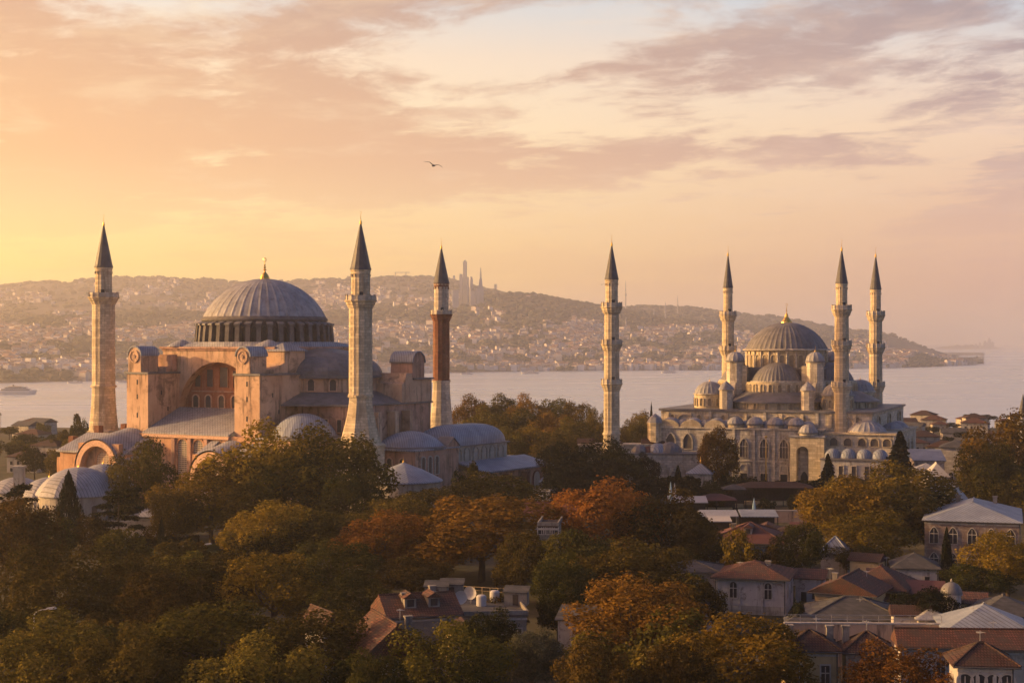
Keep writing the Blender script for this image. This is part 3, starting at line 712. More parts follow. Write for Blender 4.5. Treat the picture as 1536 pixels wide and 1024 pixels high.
# ------------------------------------------------------------------ the pink basilica
def basilica():
    t = thing('domed_basilica', 'huge pink plastered basilica with broad grey lead dome and great front arch', 'basilica', (-70.3, 450, 0), -math.radians(32))
    # --- dome and drum
    cx = 1.0
    MB().lathe(dome_prof(17.1, 76.4, 87.6, 14), 160, (cx, 0), rib=(4, .012)).build('dome', 'lead', t)
    d = bpy.data.objects['dome']
    mb = MB(); finial(mb, cx, 0, 87.2, 6.2, 1.35); mb.build('finial', 'gold', d)
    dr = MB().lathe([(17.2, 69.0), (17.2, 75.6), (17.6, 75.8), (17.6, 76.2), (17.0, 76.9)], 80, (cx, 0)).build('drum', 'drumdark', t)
    mb = MB(); cap = MB()
    for i in range(40):
        a = 2*PI*i/40; ca, sa = math.cos(a), math.sin(a)
        P = lambda r, s, z: (cx+r*ca-s*sa, r*sa+s*ca, z)
        v = [P(16.8, -.62, 69), P(19.5, -.62, 69), P(19.5, .62, 69), P(16.8, .62, 69), P(16.8, -.62, 75.2), P(19.0, -.62, 74.4), P(19.0, .62, 74.4), P(16.8, .62, 75.2)]
        mb.add(v, [(0, 1, 5, 4), (1, 2, 6, 5), (2, 3, 7, 6), (4, 5, 6, 7)])
        v = [P(16.7, -.85, 75.3), P(19.4, -.85, 74.45), P(19.4, .85, 74.45), P(16.7, .85, 75.3), P(16.7, -.85, 75.7), P(19.4, -.85, 74.9), P(19.4, .85, 74.9), P(16.7, .85, 75.7)]
        cap.add(v, [(0, 1, 5, 4), (1, 2, 6, 5), (2, 3, 7, 6), (4, 5, 6, 7), (3, 0, 4, 7), (0, 3, 2, 1)])
    mb.build('drum_buttresses', 'drumdark', dr); cap.build('buttress_caps', 'leaddark', dr)
    for i in range(40):
        a = 2*PI*(i+.5)/40
        if math.sin(a) < .45: window(dr, cx+17.21*math.cos(a), 17.21*math.sin(a), 69.8, 1.25, 4.2, a+PI/2, 'round', 'drumdark', 'glass', .15, .2)
    # --- cube under the dome
    w = MB(); arch_wall(w, -18.5, 21.5, 46, 68, 1.6, 14.3, 50.1, -20, -17.2)
    w.build('great_arch_wall', 'pink', t)
    MB().box(-18.5, 21.5, -17, 19, 46, 67.98).build('main_block', 'pink', t)
    MB().box(-19.2, 22.2, -20.7, 19.7, 68.01, 68.55).box(-18.8, 21.8, -20.3, 19.3, 67.5, 68.0).build('cornice', 'pinkdark', t)
    rf = MB()
    N = 48
    sq = []
    for i in range(N):
        a = 2*PI*i/N; k = 1/max(abs(math.cos(a)), abs(math.sin(a))); sq.append((1.5+20.4*k*math.cos(a), -.5+19.8*k*math.sin(a), 68.56))
    ci = [(cx+19.6*math.cos(2*PI*i/N), 19.6*math.sin(2*PI*i/N), 69.9) for i in range(N)]
    rf.add(sq+ci, [(i, (i+1) % N, N+(i+1) % N, N+i) for i in range(N)])
    for sx, sy in ((-14, -17.5), (17.5, -17.5)):
        rf.lathe([(3.9, 68.6), (3.7, 68.9), (1.2, 70.2), (.1, 70.5)], 14, (sx, sy))
    rf.build('roof', 'leadseam', t)
    ty = MB().box(-12.8, 16, -17.19, -17.05, 50, 64.6).build('tympanum', 'tymp', t)
    for a_ in (-8.8, -4.2, .6, 5.3, 10.): window(ty, a_, -17.2, 52.0, 2.0, 3.3, 0, 'round', 'framepink', 'pane', .32, .3)
    for a_, z0, hh, ww in ((-8.0, 57.6, 3.1, 2.1), (-3.6, 57.6, 4.7, 2.3), (1.4, 57.6, 5.4, 3.0), (6.0, 57.6, 4.4, 2.4)): window(ty, a_, -17.2, z0, ww, hh, 0, 'rect', 'tymp', 'pane', .2, .25)
    MB().box(-10.2, 12, -17.5, -17.2, 56.2, 56.55).build('string_course', 'pinkdark', ty)
    # --- the two great front buttresses with round headed turrets
    for (x0, x1, y1) in ((-20.2, -12.3, -20.01), (18.4, 26.9, -12.5)):
        b = MB().box(x0, x1, -32, y1, 27, 61.2).build('buttress', 'pink', t)
        MB().box(x0-.35, x1+.35, -32.35, y1+.1, 61.21, 61.75).build('coping', 'leaddark', b)
        xm = x0+2.6; rr_ = 2.35
        tu = MB().ext_y([(xm-rr_, 61.76), (xm+rr_, 61.76), (xm+rr_, 66.2)]+[(xm+rr_*math.cos(PI*i/10), 66.2+rr_*math.sin(PI*i/10)) for i in range(1, 10)]+[(xm-rr_, 66.2)], -31.7, -25.2).build('turret', 'pink', b)
        rb = MB()
        vs = []
        for i in range(13):
            a = PI*i/12; vs += [(xm+2.7*math.cos(a), -31.9, 66.1+2.7*math.sin(a)), (xm+2.7*math.cos(a), -25., 66.1+2.7*math.sin(a)), (xm+2.36*math.cos(a), -31.9, 66.1+2.36*math.sin(a))]
        rb.add(vs, [f for i in range(12) for f in ((3*i, 3*i+1, 3*i+4, 3*i+3), (3*i+2, 3*i, 3*i+3, 3*i+5))]); rb.build('barrel_roof', 'leadblue', tu)
        ds = MB(); ring = [(1.75, .12), (1.75, .3), (1.35, .3), (1.3, .14), (.45, .14), (.4, .35), (.02, .35)]
        vs = [(xm+r_*math.cos(2*PI*i/20), -31.7-d_, 66.0+r_*math.sin(2*PI*i/20)) for r_, d_ in ring for i in range(20)]
        ds.add(vs, [(k*20+i, k*20+(i+1) % 20, (k+1)*20+(i+1) % 20, (k+1)*20+i) for k in range(6) for i in range(20)]); ds.build('rosette', 'pink', tu)
        sl = MB()
        for zz in (49.5, 54.5, 58.4): sl.box((x0+x1)/2-.22, (x0+x1)/2+.22, -32.06, -31.9, zz, zz+1.3)
        for zz, yy in ((55.6, -27), (51.2, -24.5)): sl.box(x1-.1, x1+.06, yy-.2, yy+.2, zz, zz+1.1)
        sl.build('slit_window', 'glass', b)
        s2 = MB()
        if x0 > 0:
            s2.ext_x([(-25.0, 61.77), (-12.5, 61.77), (-12.5, 67.4), (-20.8, 67.4), (-20.8, 64.5), (-24.9, 62.6)], x0+.3, x1-1.2)
            s2.build('stepped_wall', 'pink', b)
            MB().hip(x0-.3, x1-.6, -21.3, -11.9, 67.41, 69.6, .25).build('turret_roof', 'leadseam', b)
        else:
            s2.ext_x([(-25.0, 61.77), (-20.71, 61.77), (-20.71, 66.4), (-22.5, 66.4), (-22.6, 63.2), (-24.9, 63.0)], x0+1.4, x1-.3)
            s2.build('stepped_wall', 'pinkdark', b)
    # --- sloping aisle roof between the buttresses, and the arcade under it
    MB().slope(-12.2, 18.3, -34.2, -20.01, 45.9, 52.0, .35).build('aisle_roof', 'leadseam', t)
    rr2 = MB()
    for i in range(34): rr2.slope(-12.1+i*.9, -11.94+i*.9, -34.1, -20.02, 45.94, 52.16, .2)
    rr2.build('roof_seams', 'lead', bpy.data.objects['aisle_roof'])
    wl = MB().box(-20, 27, -33.6, -32.05, 27, 45.5).build('arcade_wall', 'orange', t)
    MB().box(-12.2, 18.3, -34.3, -33.61, 44.7, 45.5).build('eaves', 'framepink', wl)
    for a_ in (2.0, 7.6): window(wl, a_, -33.61, 34.8, 3.6, 9.6, 0, 'round', 'orange', 'latt', .4, .4)
    for a_ in (-9.6, -6.2, 13.2): window(wl, a_, -33.61, 40.2, 1.6, 3.0, 0, 'round', 'framepink', 'pane', .25, .3)
    pl = MB()
    for a_ in (-.9, 4.8, 10.6): pl.box(a_-.6, a_+.6, -34.5, -33.62, 27, 44.6)
    pl.build('pilasters', 'pinkdark', wl)
    dw = window(wl, 2.0, -33.61, 28.6, 2.4, 4.4, 0, 'rect', 'frame', 'glass', .3, .3, name='doorway')
    # --- low front wings with great lunettes
    for (x0, x1, xc, r_, zs, y0) in ((-34.5, -10.5, -18.2, 6.1, 36.4, -45.), (12.5, 29.5, 19.2, 5.4, 35.2, -42.)):
        g = MB(); g.box(x0, xc-r_-1.4, y0+2.5, -33.61, 27, 40.6)
        if x1 > xc+r_+1.4: g.box(xc+r_+1.4, x1, y0+2.5, -33.61, 27, 40.2)
        arch_wall(g, xc-r_-1.39, xc+r_+1.39, 27, zs+r_+.6, xc, r_, zs, y0+.8, y0+2.3); g.box(xc-r_-1.39, xc+r_+1.39, y0+2.31, -33.62, 27, zs+2)
        wg = g.build('front_wing', 'orange', t)
        ar = MB(); vs = []
        for i in range(21):
            a = PI*i/20
            for q, yy in ((r_+1.5, y0), (r_-.05, y0), (r_+1.5, y0+1.5), (r_-.05, y0+1.5)): vs.append((xc+q*math.cos(a), yy, zs+q*math.sin(a)))
        ar.add(vs, [f for i in range(20) for f in ((4*i, 4*i+4, 4*i+5, 4*i+1), (4*i, 4*i+2, 4*i+6, 4*i+4), (4*i+1, 4*i+5, 4*i+7, 4*i+3))])
        ar.box(xc+r_, xc+r_+1.5, y0, y0+1.5, 27, zs).box(xc-r_-1.5, xc-r_, y0, y0+1.5, 27, zs); ar.build('arch_ring', 'framepink', wg)
        lu = MB().box(xc-r_, xc+r_, y0+2.25, y0+2.3, 27, zs+r_).build('lunette', 'orange', wg)
        window(lu, xc+.4, y0+2.24, 29.5, 5.0, 11.4, 0, 'round', 'orange', 'lattpale', .2, .2)
        window(lu, xc-3.4, y0+2.22, 29.5, 3.2, 7.2, 0, 'rect', 'orange', 'lattpale', .2, .15); window(lu, xc+4.1, y0+2.22, 29.5, 2.4, 7.0, 0, 'rect', 'orange', 'lattpale', .2, .15)
        rf = MB(); vs = []
        for i in range(25):
            a = PI*i/24; vs += [(xc+(r_+1.9)*math.cos(a), y0-.1, zs+.2+(r_+1.7)*math.sin(a)), (xc+(r_+1.9)*math.cos(a), -32.5, zs+2.6+(r_+1.7)*math.sin(a))]
        rf.add(vs, [(2*i, 2*i+1, 2*i+3, 2*i+2) for i in range(24)])
        rf.ext_x([(y0+1.6, 40.3), (-32.2, 44.6), (-32.2, 45.0), (y0+1.6, 40.75)], x0-.6, xc-4.5)
        if x1 > xc+r_+1.4: rf.ext_x([(y0+1.6, 40.0), (-32.2, 44.3), (-32.2, 44.7), (y0+1.6, 40.45)], xc+4.5, x1+.6)
        rf.build('vaulted_roof', 'leadseam', wg)
        for xx in (x0+2.2, x0+5.8): 
            if x0 < 0: window(wg, xx, y0+2.49, 31.2, 1.5, 3.4, 0, 'rect', 'orange', 'pane', .2, .2)
    MB().box(-38.5, -34.6, -40, -33, 27, 38.5).build('side_annexe', 'orange', t)
    # --- sunward rear: small apse with conical roof, piers
    ap = MB().lathe([(6.2, 27), (6.2, 47.3)], 20, (-29.5, -13)).build('apse', 'brickred', t)
    MB().lathe([(6.9, 47.2), (6.9, 47.6), (4.6, 50.2), (.1, 52.2)], 32, (-29.5, -13), rib=(2, .02)).build('apse_roof', 'leadseam', ap)
    MB().box(-36, -20.3, -32, -14, 27, 43).build('side_chapel', 'orange', t)
    MB().hip(-36.5, -20.25, -32.5, -13.5, 43.01, 45.4).build('chapel_roof', 'leadseam', bpy.data.objects['side_chapel'])
    for xx, yy, zz in ((-37.6, -35, 44), (-36.2, -34.6, 42.5), (-33, -30, 46.8), (-31, -22, 47)): MB().box(xx-.9, xx+.9, yy-.9, yy+.9, 36, zz).build('brick_pier', 'brickred', t)
    # --- half dome side, facing the fountain square
    hd = MB().lathe([(16.9*math.cos(q*PI/2/10), 60.9+7.3*math.sin(q*PI/2/10)) for q in range(11)], 48, (21.0, 0), -PI/2, PI/2, rib=(3, .006)).build('half_dome', 'leaddark', t)
    MB().lathe([(17.4, 60.2), (17.4, 60.9), (16.6, 61.0)], 48, (21.0, 0), -PI/2, PI/2).build('half_dome_eaves', 'leaddark', hd)
    hw = MB().lathe([(16.4, 46), (16.4, 60.3)], 48, (21.0, 0), -PI/2, PI/2).build('half_dome_wall', 'pink', t)
    for k in range(9):
        a = -PI/2+PI*(k+.5)/9; window(hw, 21+16.42*math.cos(a), 16.42*math.sin(a), 57.0, 1.7, 3.0, a+PI/2, 'round', 'framepink', 'pane', .3, .3)
    MB().lathe([(24.5, 53.2), (24.5, 53.6), (16.41, 56.6)], 48, (21.0, 0), -PI/2, PI/2).build('half_dome_apron', 'leaddark', hw)
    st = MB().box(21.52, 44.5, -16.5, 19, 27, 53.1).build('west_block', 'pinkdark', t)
    MB().box(21.53, 45.1, -17.1, 19.3, 53.11, 53.6).build('west_block_roof', 'leaddark', st)
    for yy in (-12, -6, 8): window(st, 44.51, yy, 46.5, 1.6, 3.4, PI/2, 'round', 'framepink', 'pane', .3, .3)
    for xx in (31.5, 36, 40.5): window(st, xx, -16.51, 46.5, 1.5, 3.2, 0, 'rect', 'framepink', 'pane', .25, .25)
    for yy in (-16, -9, -1.5, 5): MB().box(44.51, 47.5, yy, yy+1.8, 27, 51.5, .2).build('west_pier', 'pink', st)
    eb = MB().ext_x([(4.5, 53.61), (18.5, 53.61), (18.5, 59.6), (9.5, 59.6), (9.0, 61.4), (6.6, 61.4), (5.6, 59.0), (4.5, 58.6)], 30, 45.2).build('rear_buttress', 'pink', t)
    MB().box(32, 45.7, 9.6, 19, 59.61, 60.1).build('coping', 'leaddark', eb)
    tu = MB().ext_x([(9.8, 60.11), (15.4, 60.11), (15.4, 64.4)]+[(12.6+2.8*math.cos(PI*i/10), 64.4+2.8*math.sin(PI*i/10)) for i in range(1, 10)]+[(9.8, 64.4)], 37.6, 44.9).build('turret', 'pinkdark', eb)
    vs = []
    for i in range(13):
        a = PI*i/12; vs += [(37.4, 12.6+3.1*math.cos(a), 64.3+3.1*math.sin(a)), (45.2, 12.6+3.1*math.cos(a), 64.3+3.1*math.sin(a)), (45.2, 12.6+2.81*math.cos(a), 64.3+2.81*math.sin(a))]
    MB().add(vs, [f for i in range(12) for f in ((3*i, 3*i+3, 3*i+4, 3*i+1), (3*i+1, 3*i+4, 3*i+5, 3*i+2))]).build('barrel_roof', 'leadblue', tu)
    MB().box(37.4, 45.1, 9.4, 9.75, 64.1, 64.5).box(37.4, 45.1, 15.45, 15.8, 64.1, 64.5).build('barrel_eaves', 'leaddark', tu)
    MB().lathe([(4.2, 53.62), (4.2, 56.4), (4.6, 56.5), (2.8, 58.4), (.1, 59.2)], 20, (33, 1.5)).build('stair_dome', 'leaddark', st)
    # --- low domes along the shaded side
    for (x, y, r_, z0, z1, zb, m1, nm) in ((35.5, -24.8, 8.4, 46.0, 51.6, 27, 'leadblue', 'corner_dome'), (53.5, -3, 8.8, 42.8, 46.6, 27, 'leadblue', 'porch_dome')):
        dd = MB().lathe(dome_prof(r_, z0, z1, 8), 72, (x, y), rib=(3, .008)).build(nm, m1, t)
        MB().lathe([(r_+.6, z0-.9), (r_+.6, z0-.1), (r_-.1, z0+.1)], 40, (x, y)).build('dome_eaves', 'leaddark', dd)
    wb = MB().box(27, 45.5, -33.2, -16.6, 27, 45.1).build('corner_block', 'pink', t)
    MB().box(26.95, 46, -33.7, -16.55, 45.11, 45.5).build('corner_roof', 'leadseam', wb)
    for xx in (30, 34, 38, 42): window(wb, xx, -33.21, 38.5, 1.6, 3.2, 0, 'round', 'framepink', 'pane', .25, .25)
    for yy in (-29, -24, -19.5): window(wb, 45.51, yy, 38.5, 1.6, 3.2, PI/2, 'round', 'framepink', 'pane', .25, .25)
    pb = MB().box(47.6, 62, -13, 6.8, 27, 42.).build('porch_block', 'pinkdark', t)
    MB().box(47.55, 62.6, -13.6, 6.85, 42.01, 42.4).build('porch_roof', 'leadblue', pb)
    for yy in (-9.5, -6.5, -3.5): window(pb, 62.01, yy, 35.8, 1.5, 4.6, PI/2, 'round', 'frame', 'pane', .25, .25)
    for xx in (50, 54, 58): window(pb, xx, -13.01, 36.5, 1.6, 3.6, 0, 'round', 'framepink', 'pane', .25, .25)
    gb = MB().ext_x([(1, 42.41), (6.8, 42.41), (3.9, 44.6)], 58, 62.3).build('gable', 'pinkdark', pb)
    MB().slope(57.9, 62.5, .7, 3.9, 42.45, 44.95, .3).add([(57.9, 7.1, 42.45), (62.5, 7.1, 42.45), (62.5, 3.9, 44.95), (57.9, 3.9, 44.95)], [(0, 1, 2, 3)]).build('gable_roof', 'leaddark', gb)
    # narthex: long low domical roof with blind arcade, lean-to below
    nb = MB().box(47.6, 60, 7, 34, 27, 41.9).build('narthex', 'cream', t)
    prof = []
    rf = MB(); N = 40
    for j in range(9):
        q = j/8; k = math.cos(q*PI/2)
        for i in range(N):
            a = 2*PI*i/N; e = .32
            sx = math.copysign(abs(math.cos(a))**e, math.cos(a)); sy = math.copysign(abs(math.sin(a))**e, math.sin(a))
            kk = .08+.92*k**.8
            rf.v.append((53.8+6.9*sx*kk, 20.5+14.2*sy*(1-(1-kk)*.75), 42.2+5.2*math.sin(q*PI/2)))
    rf.f += [(j*N+i, j*N+(i+1) % N, (j+1)*N+(i+1) % N, (j+1)*N+i) for j in range(8) for i in range(N)]+[tuple(8*N+i for i in range(N))]
    rf.build('narthex_roof', 'leadblue', nb)
    MB().box(47.5, 60.6, 6.9, 34.7, 41.91, 42.3).build('narthex_eaves', 'leaddark', nb)
    for k in range(6): window(nb, 60.01, 9.6+k*4.2, 38.0, 2.3, 3.3, PI/2, 'round', 'cream', 'cream', .35, .35)
    for k in range(3): window(nb, 49.5+k*4, 34.01, 38.0, 2.2, 3.3, PI, 'round', 'cream', 'cream', .35, .35)
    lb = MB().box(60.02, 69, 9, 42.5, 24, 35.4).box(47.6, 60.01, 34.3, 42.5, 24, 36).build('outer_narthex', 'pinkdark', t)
    MB().add([(60.05, 8.5, 38.0), (69.8, 8.5, 35.7), (69.8, 43.2, 35.7), (60.05, 43.2, 38.0), (60.05, 8.5, 37.6), (69.8, 8.5, 35.3), (69.8, 43.2, 35.3), (60.05, 43.2, 37.6)], [(0, 1, 2, 3), (1, 5, 6, 2), (0, 4, 5, 1), (3, 2, 6, 7), (4, 7, 6, 5)]).box(47.2, 60.04, 34.4, 43.2, 37.0, 37.6).build('outer_roof', 'leadblue', lb)
    for k in range(3): window(lb, 69.01, 30.5+k*4.6, 28.5 if k != 1 else 26.8, 1.6 if k != 1 else 3.8, 4.2 if k != 1 else 7.4, PI/2, 'round', 'cream' if k != 1 else 'brickred', 'cream', .3, .3)
    for k in range(4): window(lb, 69.01, 12+k*4.4, 29.5, 1.6, 3.4, PI/2, 'round', 'cream', 'pane', .3, .3)
    for yy in (9, 18.4, 27.6, 42): MB().box(69.02, 71, yy-.9, yy+.9, 24, 34.6, .15).build('outer_pier', 'brickred', lb)
    return t
basilica()
def lead_hut(label, px, Y, r, zb, ze, zt, n=12, mat='cream', roof='leadblue', group=None, wins=0, ribs=None, cat='tomb', name='domed_tomb', prof=None):
    t = thing(name, label, cat, ((px-768)*Y/F, Y, zb), .2, group)
    w = MB().lathe([(r, 0), (r, ze-zb-.3), (r+.3, ze-zb-.25), (r+.3, ze-zb)], n).build('wall', mat, t)
    rr = prof or dome_prof(r+.5, ze-zb, zt-zb, 8)
    MB().lathe([(r+.5, ze-zb-.15)]+rr, n if n < 10 else max(n, 36), rib=ribs).build('roof', roof, t)
    mb = MB(); finial(mb, 0, 0, zt-zb-.1, 1.6, .22); mb.build('finial', 'gold', t)
    for i in range(wins):
        a = 2*PI*(i+.5)/wins; rw = r*math.cos(PI/n) if n <= 12 else r
        if math.sin(a+.2) < .3: window(w, (rw+.02)*math.cos(a), (rw+.02)*math.sin(a), (ze-zb)*.3, min(1.3, r*.25), (ze-zb)*.5, a+PI/2, 'round', 'frame', 'pane', .2, .2)
    return t
lead_hut('low pavilion with shallow conical blue lead roof under the flared minaret foot', 605, 384, 8.8, GZ, 36.6, 41.0, 24, 'cream', 'leadblue', None, 0, (3, .012), 'pavilion', 'pavilion', [(9.5, 9.6), (9.3, 9.9), (4.6, 12.3), (.1, 14.0)])
GM = 'lead domed tombs in the basilica garden'
lead_hut('largest ribbed lead domed tomb, behind the tall dark cypress', 118, 352, 8.6, GZ, 36.6, 42.4, 36, 'cream', 'leadseam', GM, 14, (3, .02))
lead_hut('smaller lead domed tomb just behind the largest ribbed tomb', 155, 372, 6.3, GZ, 36.5, 41.6, 24, 'cream', 'leadseam', GM, 10, (3, .02))
lead_hut('low lead domed tomb farther sunward of the largest ribbed tomb', 74, 372, 6.0, GZ, 34.5, 38.5, 24, 'cream', 'leadseam', GM, 10, (3, .02))
lead_hut('flat lead domed tomb beside the picture edge with stone chimney near', 26, 385, 6.2, GZ, 34.2, 37.4, 24, 'cream', 'leadseam', GM, 8, (3, .02))
def pier_block():
    o = MB().box(-1.1, 1.1, -1.1, 1.1, 0, 13).box(-1.35, 1.35, -1.35, 1.35, 13.01, 13.5).build('chimney_stack', 'cream', None, False, ((29-768)*380/F, 380, GZ)); tag(o, 'square stone chimney stack rising between the low garden tombs', 'chimney')
pier_block()

# ------------------------------------------------------------------ the grey stone mosque
def mosque():
    t = thing('domed_mosque', 'grey stone mosque with cascading dark ribbed domes above the water', 'mosque', (85.8, 500, 0), -math.radians(22))
    def dome(name, x, y, r, z0, z1, mat='leaddark', parent=None, ribs=28, a0=0., a1=2*PI, eave=.45, amp=.022):
        par = parent or t
        n = ribs*3 if a1-a0 > 6 else int(ribs*3*(a1-a0)/(2*PI))//3*3
        o = MB().lathe(dome_prof(r, z0, z1, 9), n, (x, y), a0, a1, (3, amp)).build(name, mat, par)
        MB().lathe([(r-.1, z0-.45), (r+eave, z0-.35), (r+eave, z0-.02), (r-.15, z0+.15)], max(24, n//2), (x, y), a0, a1).build('eaves', 'stonegrey' if r > 3 else 'leaddark', o)
        return o
    def drum(name, x, y, r, z0, z1, nwin=0, wh=2.2, ww=1.1, a0=0., a1=2*PI, mat='stonewarm', parent=None, n=40, blind=False):
        o = MB().lathe([(r, z0), (r, z1)], n, (x, y), a0, a1).build(name, mat, parent or t)
        for k in range(nwin):
            a = a0+(a1-a0)*(k+.5)/nwin
            if math.sin(a) > .35: continue
            rw = r*math.cos((a1-a0)/n/2)
            window(o, x+(rw+.02)*math.cos(a), y+(rw+.02)*math.sin(a), z0+(z1-z0-wh)*.45, ww, wh, a+PI/2, 'round', 'stonewarm', 'paneold', .22, .28)
        return o
    fin = lambda par, x, y, z, h, r: (lambda mb: (finial(mb, x, y, z, h, r), mb.build('finial', 'gold', par)))(MB())
    # main dome
    d = dome('main_dome', 0, 0, 12.6, 67.6, 76.0, 'leaddark', None, 46, eave=1.0, amp=.014)
    MB().lathe([(1.75, 75.3), (1.65, 76.1), (1.0, 77.0), (.4, 77.8), (.12, 78.4)], 20, rib=(2, .05)).build('gilded_boss', 'gold', d); fin(d, 0, 0, 77.4, 4.4, .6)
    dr = drum('main_drum', 0, 0, 12.3, 61.0, 67.15, 28, 3.8, 1.5, mat='stonewarm', n=56)
    mb = MB()
    for k in range(28):
        a = 2*PI*k/28; mb.tube([(12.45*math.cos(a), 12.45*math.sin(a), 61, .42), (12.45*math.cos(a), 12.45*math.sin(a), 66.9, .36)], 5)
    mb.build('drum_buttresses', 'stone', dr)
    cb = MB().box(-13, 13, -13, 13, 44, 61.5).build('central_block', 'drumdark', t)
    MB().box(-13.4, 13.4, -13.4, 13.4, 61.51, 62.1).build('block_roof', 'leaddark', cb)
    for sx in (-1, 1):
        for sy in (-1, 1):
            x, y = 12.3*sx-.5, 14.2*sy
            tw = MB().lathe([(2.7, 48), (2.7, 63.4), (2.95, 63.5), (2.95, 64.0)], 8, (x, y), rot=PI/8).build('weight_turret', 'stone', t)
            dome('turret_dome', x, y, 2.75, 64.1, 66.9, 'lead', tw, 12, eave=.3, amp=.05); fin(tw, x, y, 66.8, 1.8, .25)
            MB().box(x-sx*2.6-1.3, x-sx*2.6+1.3, y-1.2, y+1.2, 55, 62.6).build('turret_buttress', 'stonewarm', tw)
            # sloping buttress walls stepping down and out
            b = MB().ext_x([(y, 48), (y+sy*9.5, 48), (y+sy*9.5, 52.2), (y+sy*6, 53.4), (y+sy*2.2, 58.0), (y, 58.0)] if sy > 0 else [(y+sy*9.5, 48), (y, 48), (y, 58.0), (y+sy*2.2, 58.0), (y+sy*6, 53.4), (y+sy*9.5, 52.2)], x-.8, x+.8).build('flying_wall', 'stone', t)
            s2 = MB().lathe([(2.0, 49.5), (2.0, 55.2), (2.25, 55.3), (2.25, 55.6)], 8, (x, y+sy*11.2), rot=PI/8).build('small_turret', 'stone', t)
            MB().lathe([(2.35, 55.61), (1.6, 56.8), (.08, 58.2)], 16, (x, y+sy*11.2), rib=(2, .05)).build('turret_cap', 'lead', s2)
            # corner domes
            cxx, cyy = 19.5*sx, 19.5*sy
            cd = drum('corner_drum', cxx, cyy, 4.6, 49.5, 54.0, 12, 2.2, 1.0, n=24)
            dome('corner_dome', cxx, cyy, 4.5, 54.2, 57.9, 'lead', cd, 22, eave=.45, amp=.03); fin(cd, cxx, cyy, 57.8, 1.4, .2)
    # four half domes with their window drums and lower tiers
    for k in range(4):
        a = -PI/2+k*PI/2; ux, uy = math.cos(a), math.sin(a)
        x, y = ux*12.6, uy*12.6
        if k == 3 or k == 1: x, y = ux*13, uy*13
        dome('half_dome', x, y, 7.7, 58.0, 63.6, 'leaddark', None, 40, a-PI*.52, a+PI*.52, .6, .02)
        drum('half_drum', x, y, 8.6 if k else 9.4, 54.2, 57.7, 11, 2.3, 1.0, a-PI/2, a+PI/2, n=36)
        MB().lathe([(15.6, 51.6), (15.6, 52.0), (9.4, 54.9)], 40, (x, y), a-PI/2, a+PI/2).build('apron_roof', 'leaddark', t)
        drum('tier_wall', x, y, 14.6, 49.6, 51.7, 13, 1.8, 1.0, a-PI/2, a+PI/2, n=40)
        MB().box(-11 if ux == 0 else x-1, 11 if ux == 0 else x+1, y-1 if ux == 0 else -11, y+1 if ux == 0 else 11, 54.3, 58.2).build('half_dome_wall', 'stone', t)
    # prayer-hall terrace
    tb = MB().box(-31.6, 31.4, -30.5, 30.5, 27, 49.2).build('terrace_block', 'stone', t)
    MB().box(-32.2, 32.0, -31.1, 31.1, 49.21, 49.8).build('terrace_cornice', 'leaddark', tb)
    MB().box(-31.7, 31.5, -30.6, 30.6, 48.5, 48.9).build('string_course', 'stonewarm', tb)
    for x in (-24, -8.5, 8, 23.5): window(tb, x, -30.51, 45.0, 5.0, 3.1, 0, 'round', 'stonewarm', 'stonegrey', .4, .45, name='lunette')
    for y in (-20, 0, 20): window(tb, 31.41, y, 44.5, 5.0, 3.6, PI/2, 'round', 'stonewarm', 'stonegrey', .4, .45, name='lunette')
    for x in (-16.2, .2, 15.6): MB().box(x-.5, x+.5, -31.0, -30.51, 45, 49.2).build('pilaster', 'stonegrey', tb)
    # front gallery with small domes, then the window wall
    fb = MB().box(-32.4, 18.6, -36.6, -30.52, 26, 44.3).build('front_gallery', 'stonegrey', t)
    MB().box(-32.8, 18.9, -37.1, -30.53, 44.31, 44.75).build('gallery_cornice', 'stone', fb)
    for i, x in enumerate((-27.5, -20.6, -13.4, -7.5, -1.6, 4.4, 10.4)):
        if i < 3:   # shallow pediment arches on the sunward part
            ar = MB().ext_y([(x-3.2, 44.76)]+[(x-3.2*math.cos(PI*q/10), 44.76+2.0*math.sin(PI*q/10)) for q in range(10, -1, -1)][::-1][::1] if False else [(x+3.2*math.cos(PI*q/12), 44.76+2.1*math.sin(PI*q/12)) for q in range(13)], -36.8, -36.0).build('parapet_arch', 'stonewarm', fb)
            dome('gallery_dome', x, -33.4, 3.1, 44.9, 47.4, 'lead', fb, 14, eave=.2, amp=.03)
        else:
            w = MB().lathe([(2.4, 44.76), (2.4, 45.9)], 16, (x, -34.9)).build('gallery_drum', 'stonewarm', fb)
            dome('gallery_dome', x, -34.9, 2.45, 46.0, 48.0, 'lead', w, 14, eave=.25, amp=.04)
    for x in (-24.0, -17.0, -10.4, -4.5, 1.4, 7.4, 13.4): dome('vault_dome', x, -32.7, 2.3, 44.9, 46.9, 'lead', fb, 14, eave=.2, amp=.03)
    for x in (-29.5, -22.6, -17.2, -11.2, -5.6, 5.0, 11.2, 19.5, 26.5): MB().ext_x([(-31.4, 45), (-30.52, 45), (-30.52, 49.0), (-31.0, 48.2)], x-.45, x+.45).build('terrace_buttress', 'stonewarm', tb)
    for x in (-28, -19.8, -12.4, -4.2, 4.2, 11.8, 19.6, 27.4): window(tb, x, -30.51, 46.2, 1.1, 1.9, 0, 'round', 'stonewarm', 'paneold', .2, .25)
    for x in (-10.6, -4.6, 1.4, 7.2): window(fb, x, -36.61, 36.2, 2.4, 5.4, 0, 'pointed', 'stone', 'pane', .35, .35, 2)
    for x in (-10.6, -4.6, 1.4, 7.2):
        window(fb, x, -36.61, 28.0, 2.1, 3.6, 0, 'rect', 'stone', 'glass', .3, .3); window(fb, x, -36.61, 32.3, 2.0, 1.9, 0, 'round', 'stone', 'stonegrey', .3, .3)
